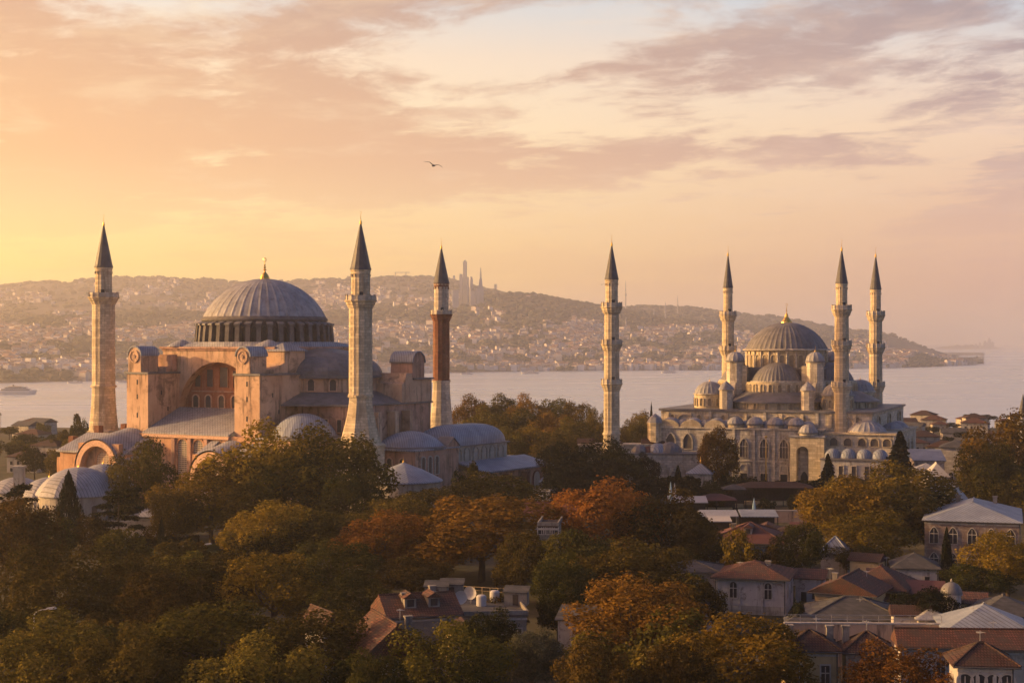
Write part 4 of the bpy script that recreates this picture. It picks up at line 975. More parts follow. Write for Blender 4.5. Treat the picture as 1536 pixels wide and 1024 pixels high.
    for x in (-26.8, -21.6, -15.6): window(fb, x, -36.61, 38.3, 2.6, 4.4, 0, 'pointed', 'stone', 'pane', .35, .35)
    MB().box(-32.5, 18.6, -36.95, -36.62, 34.9, 35.3).build('string_course', 'stone', fb)
    for x in (-13.6, ): MB().box(x-.9, x+.9, -37.3, -36.62, 26, 44.2).build('pilaster', 'stone', fb)
    for x in (-7.6, -1.6, 4.3): MB().box(x-.35, x+.35, -37.0, -36.96, 26, 44.2).box(x-.35, x+.35, -36.95, -36.62, 35.31, 44.2).build('pilaster', 'stone', fb)
    for x in (-18.6, -24.2, -29.5): window(fb, x, -36.61, 29.5, 1.8, 3.4, 0, 'round', 'stone', 'pane', .3, .3)
    # corner turret
    ct = MB().lathe([(2.3, 26), (2.3, 45.2), (2.55, 45.3), (2.55, 45.8)], 8, (-31.8, -36), rot=PI/8).build('corner_turret', 'stonewarm', t)
    MB().lathe([(2.6, 45.81), (1.6, 47.4), (.08, 48.5)], 8, (-31.8, -36), rot=PI/8).build('turret_cap', 'lead', ct)
    # porch with tall niche
    po = MB(); arch_wall(po, 9.6, 19.4, 26, 42.6, 13.2, 1.75, 38.2, -39.6, -36.62, 16); pb = po.build('portal', 'stonewarm', t)
    MB().box(11.4, 15.0, -36.9, -36.63, 26, 40.2).build('niche_wall', 'stonegrey', pb)
    window(pb, 13.2, -36.91, 27, 2.2, 5.6, 0, 'pointed', 'stone', 'glass', .3, .3, name='doorway')
    MB().box(9.2, 19.8, -40.0, -36.7, 42.61, 43.1).build('portal_cornice', 'lead', pb)
    w = MB().lathe([(2.6, 43.11), (2.6, 43.9)], 16, (14.6, -38)).build('portal_drum', 'stone', pb); dome('portal_dome', 14.6, -38, 2.7, 44, 46.3, 'lead', w, 14, eave=.3, amp=.05)
    # shaded side gallery and big shallow side dome
    sg = MB().box(18.61, 38.5, -36, -30.53, 27, 43.4).box(31.41, 38.5, -30.52, 8, 27, 43.4).build('side_gallery', 'stone', t)
    MB().box(18.62, 39.1, -36.6, -30.54, 43.41, 43.9).box(31.42, 39.1, -30.53, 8.6, 43.41, 43.9).build('side_cornice', 'stonewarm', sg)
    dome('side_dome', 30, -30.4, 5.4, 44.3, 47.4, 'lead', sg, 20, eave=.3, amp=.04); dome('side_dome', 35, -16, 3.2, 44.3, 46.2, 'lead', sg, 16, eave=.3, amp=.04); dome('side_dome', 35, -6, 3.2, 44.3, 46.2, 'lead', sg, 16, eave=.3, amp=.04)
    for x in (21.5, 25.5, 29.5, 33, 36.5): window(sg, x, -36.01, 40.2, 2.2, 2.2, 0, 'round', 'stonewarm', 'pane', .3, .3)
    for y in (-31, -24, -17, -9, -1): window(sg, 38.51, y, 37, 2, 4, PI/2, 'pointed', 'stonewarm', 'pane', .3, .3)
    # low annexe with four domes
    an = MB().box(19.41, 38, -45, -36.61, 26, 36.7).build('annexe', 'white', t)
    MB().box(19.3, 38.5, -45.5, -36.62, 36.71, 37.1).build('annexe_roof', 'leaddark', an)
    for k in range(4): dome('annexe_dome', 22.2+k*4.4, -41.2, 2.35, 37.2, 39.8, 'leadblue', an, 18, eave=.2, amp=.02)
    for k in range(5): window(an, 21.6+k*3.6, -45.01, 31.5, 1.2, 3.6, 0, 'rect', 'stone', 'pane', .25, .25)
    MB().box(25, 38, -49, -45.01, 26, 30.2).build('lean_to', 'tan', an)
    MB().slope(24.6, 38.4, -49.5, -45.01, 30.0, 31.6, .25).build('lean_to_roof', 'tiledark', an)
    # sea-side block peeping out beyond the small domes
    return t
mosque()
def forecourt():
    # low arcaded wall running to the lone minaret, kiosk, gate pillar
    Y = 452
    def blockwall(label, px0, px1, pyt, Y, d, mat, roof, arches=(), name='precinct_wall'):
        x0, x1 = at(px0, 0, Y).x, at(px1, 0, Y).x; zt = zat(pyt, Y); t = thing(name, label, 'wall', ((x0+x1)/2, Y, GZ-1), -.06)
        w = x1-x0; h = zt-GZ+1
        wl = MB().box(-w/2, w/2, 0, d, 0, h).build('wall', mat, t); MB().box(-w/2-.3, w/2+.3, -.3, d+.3, h+.01, h+.45).build('coping', roof, t)
        for a in arches: window(wl, (a-(px0+px1)/2)*Y/F, -.01, h-7.6, 4.2, 5.0, 0, 'pointed', 'stone', 'stonegrey', .35, .35, name='blind_arch')
        return t
    w = blockwall('long low arcaded stone wall before the mosque court, dark coped', 931, 1062, 682, 452, 9, 'stonegrey', 'leaddark', (953, 992, 1018))
    for k, (px, r, z) in enumerate(((960, 2.4, 0), (974, 2.0, 0), (988, 3.0, 0), (1006, 3.4, 0))):
        MB().lathe(dome_prof(r, 0, r*.85, 7), 36, rib=(3, .03)).build('small_dome', ['leaddark', 'sheetred', 'leadblue', 'leaddark'][k], w, False, ((px-996.5)*452/F, 4.5, zat(682, 452)-GZ+1.5))
    w = blockwall('pale precinct wall around the foot of the lone courtyard minaret', 868, 1000, 668, 476, 6, 'stonegrey', 'stone')
    mb = MB()
    for dx, ww in ((-11, 2.6), (-2, 2.2), (8.5, 3), (12, 3.4)): mb.hip(dx-ww, dx+ww, .5, 5, zat(668, 476)-GZ+1.46, zat(668, 476)-GZ+3., .1, True)
    mb.build('gabled_tops', 'tiledark', w)
    t = thing('kiosk', 'square pale kiosk with pyramid lead roof before the autumn plane tree', 'kiosk', (at(1051, 0, 440).x, 440, GZ), -.25)
    ww = MB().box(-3.2, 3.2, -3.2, 3.2, -1, 6.8).build('wall', 'cream', t); MB().hip(-3.7, 3.7, -3.7, 3.7, 6.81, 9.6, .2).build('roof', 'leadblue', t); window(ww, 0, -3.21, 3.9, .8, .9, 0, 'rect', 'frame', 'glass', .1, .1)
    MB().lathe([(.15, 9.5), (.3, 10), (.05, 11.5)], 8).build('finial', 'gold', t)
    t = thing('gate_pillar', 'tall square stone gate pillar beside dark clipped hedge', 'pillar', (at(940, 0, 400).x, 400, GZ), .2)
    MB().box(-.95, .95, -.95, .95, -1, 8.5).build('shaft', 'stonegrey', t); MB().box(-1.3, 1.3, -1.3, 1.3, 8.51, 9.1).box(-.8, .8, -.8, .8, 9.11, 9.8, .3).build('capital', 'leaddark', t); MB().box(-1.5, 1.5, -1.5, 1.5, -1, 2.1).build('base', 'stonegrey', t)
    t = thing('flagpole', 'slim gilded flagpole before the tall arched windows', 'flagpole', (at(1149, 0, 440).x, 440, GZ)); MB().tube([(0, 0, 0, .2), (0, 0, 13, .15), (0, 0, 16.5, .07)], 8).build('pole', 'gold', t); MB().lathe([(.05, 16.4), (.5, 16.8), (.05, 17.2)], 8).build('ball', 'gold', t)
    p = at(1534.5, 0, 520); t = thing('minaret', 'pale floodlit neighbourhood minaret cut by the picture edge above the trees', 'minaret', (p.x, 520, GZ)); MB().lathe([(1.5, 0), (1.4, 16)], 14).build('shaft', 'white', t); MB().lathe([(1.6, 16.01), (2.2, 16.8), (2.2, 17.6), (1.1, 17.7), (1.1, 20)], 14).build('balcony', 'white', t); MB().lathe([(1.4, 20.01), (.05, 26)], 14).build('spire', 'cap', t)
forecourt()

# ------------------------------------------------------------------ trees
LM = {
 'olive': leaf_mat('olive_leaves', [(0.0364, 0.0364, 0.0117, 1), (0.0780, 0.0702, 0.0182, 1), (0.1365, 0.1092, 0.0234, 1), (0.2015, 0.1495, 0.0286, 1)]),
 'gold': leaf_mat('golden_leaves', [(0.0650, 0.0494, 0.0130, 1), (0.1365, 0.0962, 0.0182, 1), (0.2340, 0.1495, 0.0234, 1), (0.3250, 0.1950, 0.0286, 1)]),
 'rust': leaf_mat('rust_leaves', [(.05, .03, .012, 1), (.115, .058, .016, 1), (.20, .095, .022, 1), (.28, .135, .03, 1)]),
 'brown': leaf_mat('brown_leaves', [(.026, .022, .009, 1), (.054, .042, .013, 1), (.090, .063, .017, 1), (.13, .086, .02, 1)]),
 'green': leaf_mat('green_leaves', [(.016, .021, .008, 1), (.033, .037, .012, 1), (.056, .054, .015, 1), (.095, .078, .018, 1)]),
 'dark': leaf_mat('evergreen_needles', [(.008, .012, .008, 1), (.014, .018, .010, 1), (.023, .027, .013, 1), (.038, .038, .016, 1)], .15),
 'grey': leaf_mat('silver_leaves', [(.05, .05, .032, 1), (.09, .09, .06, 1), (.13, .122, .08, 1), (.17, .155, .1, 1)]),
}
def leaf_mesh(name, P, N, T, size, mat, seed):
    """Leaf sprays: one small bent quad per point P, facing N, tone T."""
    g = np.random.default_rng(seed); n = len(P)
    N = N+g.normal(0, .55, N.shape); N /= np.linalg.norm(N, axis=1)[:, None]
    a = g.normal(0, 1, N.shape); U = np.cross(N, a); U /= np.linalg.norm(U, axis=1)[:, None]+1e-9; W = np.cross(N, U)
    s = (size*g.uniform(.55, 1.35, n))[:, None]; k = g.uniform(.45, .95, n)[:, None]
    V = np.stack([P-U*s, P-W*s*k+N*s*.25, P+U*s*.9, P+W*s*k+N*s*.15], 1).reshape(-1, 3)
    me = bpy.data.meshes.new(name); me.vertices.add(4*n); me.vertices.foreach_set('co', V.astype(np.float32).ravel())
    me.loops.add(4*n); me.loops.foreach_set('vertex_index', np.arange(4*n, dtype=np.int32)); me.polygons.add(n)
    me.polygons.foreach_set('loop_start', np.arange(0, 4*n, 4, dtype=np.int32)); me.update(calc_edges=True)
    at_ = me.attributes.new('tone', 'FLOAT', 'FACE'); at_.data.foreach_set('value', np.clip(T, 0, 1).astype(np.float32))
    me.materials.append(LM[mat]); return me
def broad_points(seed, n, nl=26, flat=1., open_=.0):
    g = np.random.default_rng(seed)
    L = []
    while len(L) < nl:
        d = g.normal(0, 1, 3); d /= np.linalg.norm(d)
        if d[2] < -.75: continue
        rr = g.uniform(.4, .86); L.append((*(d*rr*np.array([1, 1, .9])), g.uniform(.15, .36)*(1.15-.4*rr)))
    L.append((0, 0, 0, .5)); L = np.array(L)
    w = L[:, 3]**2; idx = g.choice(len(L), n*2, p=w/w.sum())
    d = g.normal(0, 1, (n*2, 3)); d /= np.linalg.norm(d, axis=1)[:, None]
    bump = 1+.22*np.sin(d[:, 0]*5+idx)*np.sin(d[:, 1]*6+idx*1.7)*np.cos(d[:, 2]*5+idx*.6)
    P = L[idx, :3]+d*(L[idx, 3]*bump*(g.uniform(.7, 1.1, n*2)+np.maximum(0, g.normal(0, .12, n*2))))[:, None]
    dist = np.linalg.norm(P[:, None, :]-L[None, :, :3], axis=2)/L[None, :, 3]
    dist[np.arange(n*2), idx] = 9
    keep = (dist.min(1) > .80)
    P, d, idx = P[keep][:n], d[keep][:n], idx[keep][:n]
    lt = g.uniform(-.18, .18, len(L))
    T = .45+lt[idx]+g.normal(0, .17, len(P))
    P = P/np.percentile(np.abs(P), 97.5, axis=0)
    return P, d, T
def conic_points(seed, n, layers=13, droop=.25, power=.9, gap=.5):
    g = np.random.default_rng(seed); h = g.uniform(0, 1, n)**.75
    lay = np.floor(h*layers); fr = h*layers-lay
    a = g.uniform(0, 2*PI, n); br = np.floor(a/(2*PI)*9)
    arm = .55+.45*np.abs(np.sin(lay*12.9898+br*78.233))
    R0 = (1-h)**power*arm*(1-gap*fr*.8)+.03
    r = R0*g.uniform(.25, 1, n)**.6
    P = np.stack([r*np.cos(a), r*np.sin(a), h*2-1-droop*r*.35], 1)
    N = np.stack([np.cos(a)*.5, np.sin(a)*.5, np.full(n, .9)], 1)
    return P, N, .45+g.normal(0, .2, n)
def cypress_points(seed, n):
    g = np.random.default_rng(seed); h = g.uniform(0, 1, n); a = g.uniform(0, 2*PI, n)
    prof = np.minimum(1, h*7+.35)*np.minimum(1, ((1-h)*1.55))**.75*(1+.14*np.sin(a*5+h*23)+.1*np.sin(a*9-h*41))
    r = prof*g.uniform(.72, 1.05, n)
    return np.stack([r*np.cos(a), r*np.sin(a), h*2-1], 1), np.stack([np.cos(a), np.sin(a), np.full(n, .5)], 1), .45+g.normal(0, .2, n)
def cedar_points(seed, n):
    g = np.random.default_rng(seed); P, N = [], []
    pads = [(g.uniform(0, .75)*math.cos(b), g.uniform(0, .75)*math.sin(b), -.6+1.5*k/13, g.uniform(.22, .42)) for k, b in enumerate(g.uniform(0, 6.28, 14))]
    for x, y, z, r in pads:
        m = n//14; q = g.uniform(0, 1, m)**.5*r; a = g.uniform(0, 6.28, m)
        P.append(np.stack([x+q*np.cos(a), y+q*np.sin(a), z+g.normal(0, .035, m)-q*.12], 1)); N.append(np.tile([0, 0, 1.], (m, 1)))
    return np.concatenate(P), np.concatenate(N), .45+g.normal(0, .2, len(np.concatenate(P)))
_cm = {}
PTS = {}
def crown_mesh(kind, var, mat):
    key = (kind, var, mat)
    if key not in _cm:
        pk = (kind, var)
        if pk not in PTS:
            PTS[pk] = {'broad': lambda: broad_points(40+var, 14000, 34+4*(var % 4)), 'small': lambda: broad_points(140+var, 4500, 18), 'cone': lambda: conic_points(60+var, 5500),
                       'cypress': lambda: cypress_points(80+var, 5000), 'cedar': lambda: cedar_points(90+var, 4200)}[kind]()
        P, N, T = PTS[pk]
        _cm[key] = leaf_mesh('crown', P, N, T, {'broad': .034, 'small': .06, 'cone': .05, 'cypress': .06, 'cedar': .05}[kind], mat, var)
    return _cm[key]
_tm = {}
def trunk_mesh(kind, var):
    key = (kind, var)
    if key in _tm: return _tm[key]
    g = random.Random(var*31+5); mb = MB()
    if kind in ('broad', 'small'):   # unit height to crown centre, limbs fork into the crown
        mb.tube([(0, 0, -.08, .055), (.01, 0, .1, .04), (.03, .01, .45, .032), (.02, .0, .8, .024)], 8)
        for k in range(6):
            a = 2*PI*k/6+g.uniform(-.4, .4); q = g.uniform(.25, .6); z0 = g.uniform(.4, .7)
            mb.tube([(.025, 0, z0, .02), (q*.45*math.cos(a), q*.45*math.sin(a), z0+.2, .014), (q*.8*math.cos(a), q*.8*math.sin(a), z0+.5, .008), (q*math.cos(a+.2), q*math.sin(a+.2), z0+.75, .004)], 6)
    else: mb.tube([(0, 0, -.08, .035), (0, 0, .5, .022), (0, 0, 1.25, .008)], 7)
    me = bpy.data.meshes.new('trunk'); me.from_pydata(mb.v, [], mb.f); me.materials.append(M['bark']); _tm[key] = me
    return me
tn = [0]
def tree(kind, label, px, pyt, wpx, Y, mat, group=None, depth=None, low=2.2, gz=GZ, name='broad_tree', cat='tree', xy=None):
    k = tn[0]; tn[0] += 1; g = random.Random(k*17+3)
    X = (px-768)*Y/F; zt = zat(pyt, Y); w = wpx*Y/F*(1.12 if kind == 'broad' else 1.)
    t = thing(name, label, cat, (X, Y, gz), 0, group)
    h = zt-gz; hc = (h-low)/2
    if kind == 'broad': hc = min(hc, max(w*.85, h*.45))
    zc = h-hc
    c = bpy.data.objects.new('crown', crown_mesh(kind, g.randrange(6 if kind == 'broad' else 4), mat)); C.objects.link(c); c.parent = t
    c.location = (0, 0, zc); c.rotation_euler.z = g.uniform(0, 6.28); c.scale = (w/2, w/2*(depth or g.uniform(.85, 1.0)), hc*(.94 if kind == 'broad' else 1))
    b = bpy.data.objects.new('trunk', trunk_mesh(kind, g.randrange(4))); C.objects.link(b); b.parent = t
    s = max(zc, 1.) if kind in ('broad', 'small') else h*.8
    b.scale = (w*.62 if kind in ('broad', 'small') else h*.6, w*.62 if kind in ('broad', 'small') else h*.6, s); b.rotation_euler.z = g.uniform(0, 6.28)
    return t
PK = 'park trees in the shaded thicket'
# kind, label, centre px, top px, width px, distance, leaves
for a in [
 ('broad', 'round crowned olive tree standing alone before the sunward front wing', 207, 667, 92, 356, 'olive'),
 ('broad', 'tallest olive gold tree hiding the foot of the flared minaret', 487, 652, 175, 350, 'olive'),
 ('broad', 'broad golden tree with lit top in front of the right front wing', 405, 648, 165, 346, 'gold'),
 ('broad', 'golden brown tree beside the cedar, before the lattice windows', 318, 698, 140, 336, 'gold'),
 ('broad', 'golden lower tree leaning out of the tallest olive clump', 395, 758, 110, 288, 'gold'),
 ('broad', 'dark green tree closing the tallest olive clump towards the pavilion', 535, 712, 90, 330, 'green'),
 ('broad', 'wide olive tree just below the conical lead pavilion', 645, 737, 150, 336, 'olive'),
 ('broad', 'olive gold tree before the outer narthex wall', 737, 714, 140, 352, 'olive'),
 ('small', 'dark bushy tree between the pavilion and the narthex roof', 704, 698, 50, 374, 'green'),
 ('broad', 'fiery rust tree in the middle, largest of the orange ones', 722, 748, 200, 286, 'rust'),
 ('broad', 'rounded orange brown tree sunward of the fiery rust one', 568, 772, 116, 284, 'rust'),
 ('broad', 'tall rust topped tree with bare lower limbs beside white rear wall', 905, 726, 160, 290, 'rust'),
 ('broad', 'thinning brown tree through which pale walls show', 1003, 745, 140, 288, 'brown'),
 ('broad', 'dark olive tree under the tall rust topped one', 872, 800, 120, 256, 'green'),
 ('broad', 'olive brown tree in front of the slate roofed long wing', 948, 818, 150, 246, 'brown'),
 ('broad', 'wide russet tree before the white hipped house', 958, 872, 190, 206, 'rust'),
 ('broad', 'golden orange tree beside the tan walled row house', 1112, 932, 190, 180, 'gold'),
 ('broad', 'orange bush at the bottom before the grey row house', 1350, 974, 150, 176, 'rust'),
 ('broad', 'golden part of the great plane cluster nearest the little lead roofed tower', 1262, 722, 130, 318, 'gold'),
 ('broad', 'great green gold plane tree beside the brick and stone hall', 1335, 702, 170, 322, 'olive'),
 ('broad', 'dark green side of the plane cluster touching the hall roof', 1392, 735, 90, 326, 'green'),
 ('broad', 'low golden plane in front of the great plane tree', 1300, 768, 110, 298, 'gold'),
 ('broad', 'tall amber tree above the hall roof, its top over the water', 1505, 626, 120, 398, 'gold'),
 ('broad', 'shaggy brown green tree beneath the tall amber one', 1482, 668, 90, 385, 'olive'),
 ('broad', 'golden topped green tree before the arched windows of the hall', 1512, 800, 110, 268, 'gold'),
 ('broad', 'dark tree between domed stone turret and the hall', 1470, 850, 90, 258, 'green'),
 ('small', 'bright yellow bush below the red roofed white house', 1113, 800, 68, 268, 'gold'),
 ('small', 'dim brown bush beside the bright yellow bush', 1150, 822, 60, 266, 'brown'),
 ('broad', 'dark green tree between the two red roofed white houses and lead tower', 1200, 788, 76, 280, 'green'),
 ('broad', 'small dark tree behind the little lead roofed tower', 1290, 820, 80, 288, 'green'),
 ('broad', 'dark bushy tree against the domed stone turret', 1388, 884, 86, 226, 'dark'),
 ('small', 'slim dark shrub beside pink garden wall', 1200, 905, 30, 216, 'dark'),
 ('broad', 'autumn plane tree with visible trunk against the mosque front', 1076, 646, 56, 442, 'gold'),
 ('broad', 'grey green leafy tree at the bottom near the dark gap', 797, 945, 90, 190, 'grey'),
 ('broad', 'olive brown tree before the tiled roof with dormer', 672, 938, 150, 180, 'olive'),
 ('broad', 'shadowed dark tree behind the tiled roof with dormer', 530, 868, 120, 226, 'green'),
 ('broad', 'olive tree in front of the arched gable house', 470, 918, 160, 186, 'olive'),
 ('broad', 'wide olive tree in the middle of the shaded park', 310, 905, 210, 190, 'olive'),
 ('broad', 'golden flecked tree rising from the shaded park', 262, 862, 130, 210, 'brown'),
 ('broad', 'golden tree glowing at the edge of the shaded park', 412, 832, 130, 232, 'gold'),
 ('broad', 'tall brown tree nearest the sunward picture edge', 28, 752, 110, 268, 'brown'),
 ('broad', 'large dark brown tree below the cypress', 95, 828, 170, 226, 'brown'),
 ('broad', 'dim golden tree next to the bent street lamp, lowest corner', 68, 930, 180, 178, 'olive'),
 ('broad', 'dark low tree in the lowest row between bent lamp and park middle', 190, 950, 160, 172, 'brown'),
 ('broad', 'dusky tree in the lowest row before the park middle', 390, 965, 170, 168, 'olive'),
 ('broad', 'shadowed brown tree between cypress and cedar', 190, 838, 100, 236, 'brown'),
 ('broad', 'brown tree below the double headed lamp', 345, 838, 90, 240, 'brown'),
 ('broad', 'dark olive tree in the lowest row beside the tiled eaves', 560, 985, 110, 160, 'green'),
 ('broad', 'rust brown tree in the lowest row under the russet tree', 905, 968, 120, 168, 'brown'),
 ('broad', 'dark rust tree in the lowest row between russet and golden orange trees', 1020, 965, 110, 168, 'brown'),
 ('small', 'rounded dark tree on the shaded roof terrace edge', 838, 898, 76, 224, 'green'),
 ('small', 'sparse shrub by the roof terrace railing', 760, 890, 60, 226, 'brown'),
 ('broad', 'olive green tree filling the hollow below the tallest olive clump', 470, 770, 130, 292, 'olive'),
 ('broad', 'dim olive tree between the golden lower tree and orange brown tree', 500, 815, 130, 262, 'green'),
 ('broad', 'shaded green tree behind the orange brown tree', 590, 745, 120, 318, 'olive'),
 ('broad', 'dark tree half hidden between fiery rust tree and white rear building', 785, 800, 80, 262, 'brown'),
 ('broad', 'green tree at the foot of the fiery rust tree', 660, 800, 110, 300, 'green'),
 ('broad', 'dark olive tree before the white rear building', 846, 838, 90, 236, 'green'),
 ('broad', 'brown tree beneath the fiery rust tree, sunward half', 620, 838, 110, 258, 'brown'),
 ('broad', 'dusky brown tree below the glade edge lamp', 300, 838, 120, 236, 'brown'),
 ('broad', 'dim tree between the tallest sunward tree and the cypress', 62, 770, 90, 286, 'olive'),
 ('broad', 'brown gold tree behind the glade beside the column cypress', 262, 738, 80, 330, 'brown'),
 ('broad', 'dark green tree at the corner of the cluttered terrace house', 735, 920, 80, 196, 'green'),
 ('broad', 'rusty brown tree right of the thinning brown tree', 1052, 790, 70, 282, 'brown'),
 ('broad', 'dark green tree behind the long low pale wing', 1030, 828, 80, 266, 'green'),
 ('broad', 'green brown tree between amber tree and hall roof end', 1530, 700, 80, 380, 'olive'),
 ('small', 'bare brown bush before the white hipped house front', 1060, 880, 60, 236, 'brown'),
 ]: tree(*a)
DG = 'dark green trees between the basilica and the mosque'
for px, pyt, w, Y, m in ((846, 668, 70, 420, 'green'), (890, 662, 80, 425, 'green'), (925, 672, 64, 415, 'green'), (868, 690, 90, 400, 'dark'), (915, 694, 70, 398, 'dark'), (968, 684, 40, 425, 'dark'), (840, 705, 50, 392, 'dark'), (955, 700, 40, 420, 'green')):
    tree('broad', 'dense dark green tree in the grove between basilica and lone minaret', px, pyt, w, Y, m, DG)
BG = 'sunlit round trees above the strait'
for px, pyt, w, Y, m in ((708, 598, 62, 585, 'gold'), (748, 597, 66, 590, 'olive'), (790, 599, 62, 580, 'gold'), (832, 601, 60, 590, 'olive'), (868, 608, 62, 575, 'gold'), (892, 616, 40, 560, 'olive'), (730, 615, 70, 555, 'olive'), (775, 618, 76, 550, 'olive'), (820, 622, 80, 545, 'gold'), (860, 632, 70, 530, 'olive'), (800, 642, 70, 510, 'gold'), (840, 648, 70, 500, 'olive'), (762, 645, 50, 505, 'olive'), (950, 624, 36, 560, 'gold'), (972, 620, 34, 570, 'gold'), (958, 634, 40, 540, 'olive')):
    tree('broad', 'round olive gold tree in the sunlit grove above the strait', px, pyt, w, Y, m, BG)
tree('cypress', 'small pointed dark cypress poking up beside the strait', 977, 604, 9, 560, 'dark', None, None, .5, name='cypress')
tree('cypress', 'tall dark cypress before the largest ribbed tomb', 103, 707, 44, 330, 'dark', None, None, .5, name='cypress')
tree('cypress', 'narrow black cypress against the brick and stone hall', 1420, 791, 22, 276, 'dark', None, None, .3, name='cypress')
tree('cypress', 'thin dark cypress trunk like column in the park glade', 242, 776, 12, 322, 'dark', None, None, .3, name='cypress')
tree('cypress', 'clipped dark yew before the arcaded precinct wall', 1017, 698, 16, 440, 'dark', None, None, .3, name='cypress')
tree('cedar', 'spreading dark cedar beside the tall cypress', 178, 728, 110, 322, 'dark', None, None, 3, name='cedar')
tree('cedar', 'flat topped dark cedar at the sunward edge near the tombs', 22, 724, 84, 318, 'dark', None, None, 5, name='cedar')
tree('cone', 'tall layered conifer before the small domed annexe', 1350, 648, 104, 425, 'dark', None, None, 1., name='conifer')
tree('cone', 'small blue green conifer at the corner of the portal', 1242, 681, 58, 428, 'dark', None, None, .5, name='conifer')
WG = 'hazy trees on the sunward shore side'
for px, pyt, w, Y, m in ((14, 640, 30, 700, 'olive'), (38, 652, 40, 600, 'green'), (62, 636, 26, 690, 'olive'), (68, 655, 44, 570, 'green'), (92, 648, 36, 560, 'olive'), (116, 626, 34, 560, 'green'), (104, 660, 40, 520, 'olive'), (24, 662, 40, 560, 'olive'), (52, 672, 44, 500, 'green'), (-10, 655, 50, 560, 'olive'), (85, 676, 36, 480, 'olive')):
    tree('small', 'hazy olive tree on the sunward shore beyond the pink basilica', px, pyt, w, Y, m, WG)
SG = 'dark trees near the shore right of the mosque'
for px, pyt, w, Y in ((1458, 620, 22, 850), (1482, 622, 30, 830), (1470, 626, 30, 800), (1430, 634, 24, 760), (1530, 622, 16, 820), (1400, 640, 26, 720), (1445, 648, 30, 650), (1420, 655, 28, 620), (1512, 636, 30, 740)):
    tree('small', 'small dark tree among the shore houses beyond the mosque', px, pyt, w, Y, 'dark', SG)
HB = 'low shrubs of the mosque garden'
for px, pyt, w, Y in ((1085, 712, 34, 440), (1105, 714, 28, 436), (1128, 716, 26, 436), (1062, 722, 30, 430), (1215, 722, 24, 438), (1190, 742, 24, 410), (1225, 748, 30, 400), (1150, 748, 26, 405), (1075, 736, 34, 408), (1045, 728, 26, 425)):
    tree('small', 'low dark shrub in the garden before the mosque front', px, pyt, w, Y, 'green', HB, name='shrub', cat='shrub', low=.1)
UF = 'understorey trees filling the shaded park'
g_ = random.Random(5)
for k in range(46):
    px = g_.uniform(-40, 620) if k < 34 else g_.uniform(820, 1030); Y = g_.uniform(150, 330); 
    if k < 34 and px > 480 and Y > 180: continue
    zt = GZ+g_.uniform(5, 9.5); tree('small', 'dim brown understorey tree in the shaded park', px, 512-F*(zt-HC)/Y, g_.uniform(8, 13)*F/Y, Y, g_.choice(['brown', 'green', 'olive', 'brown']), UF, low=.4)

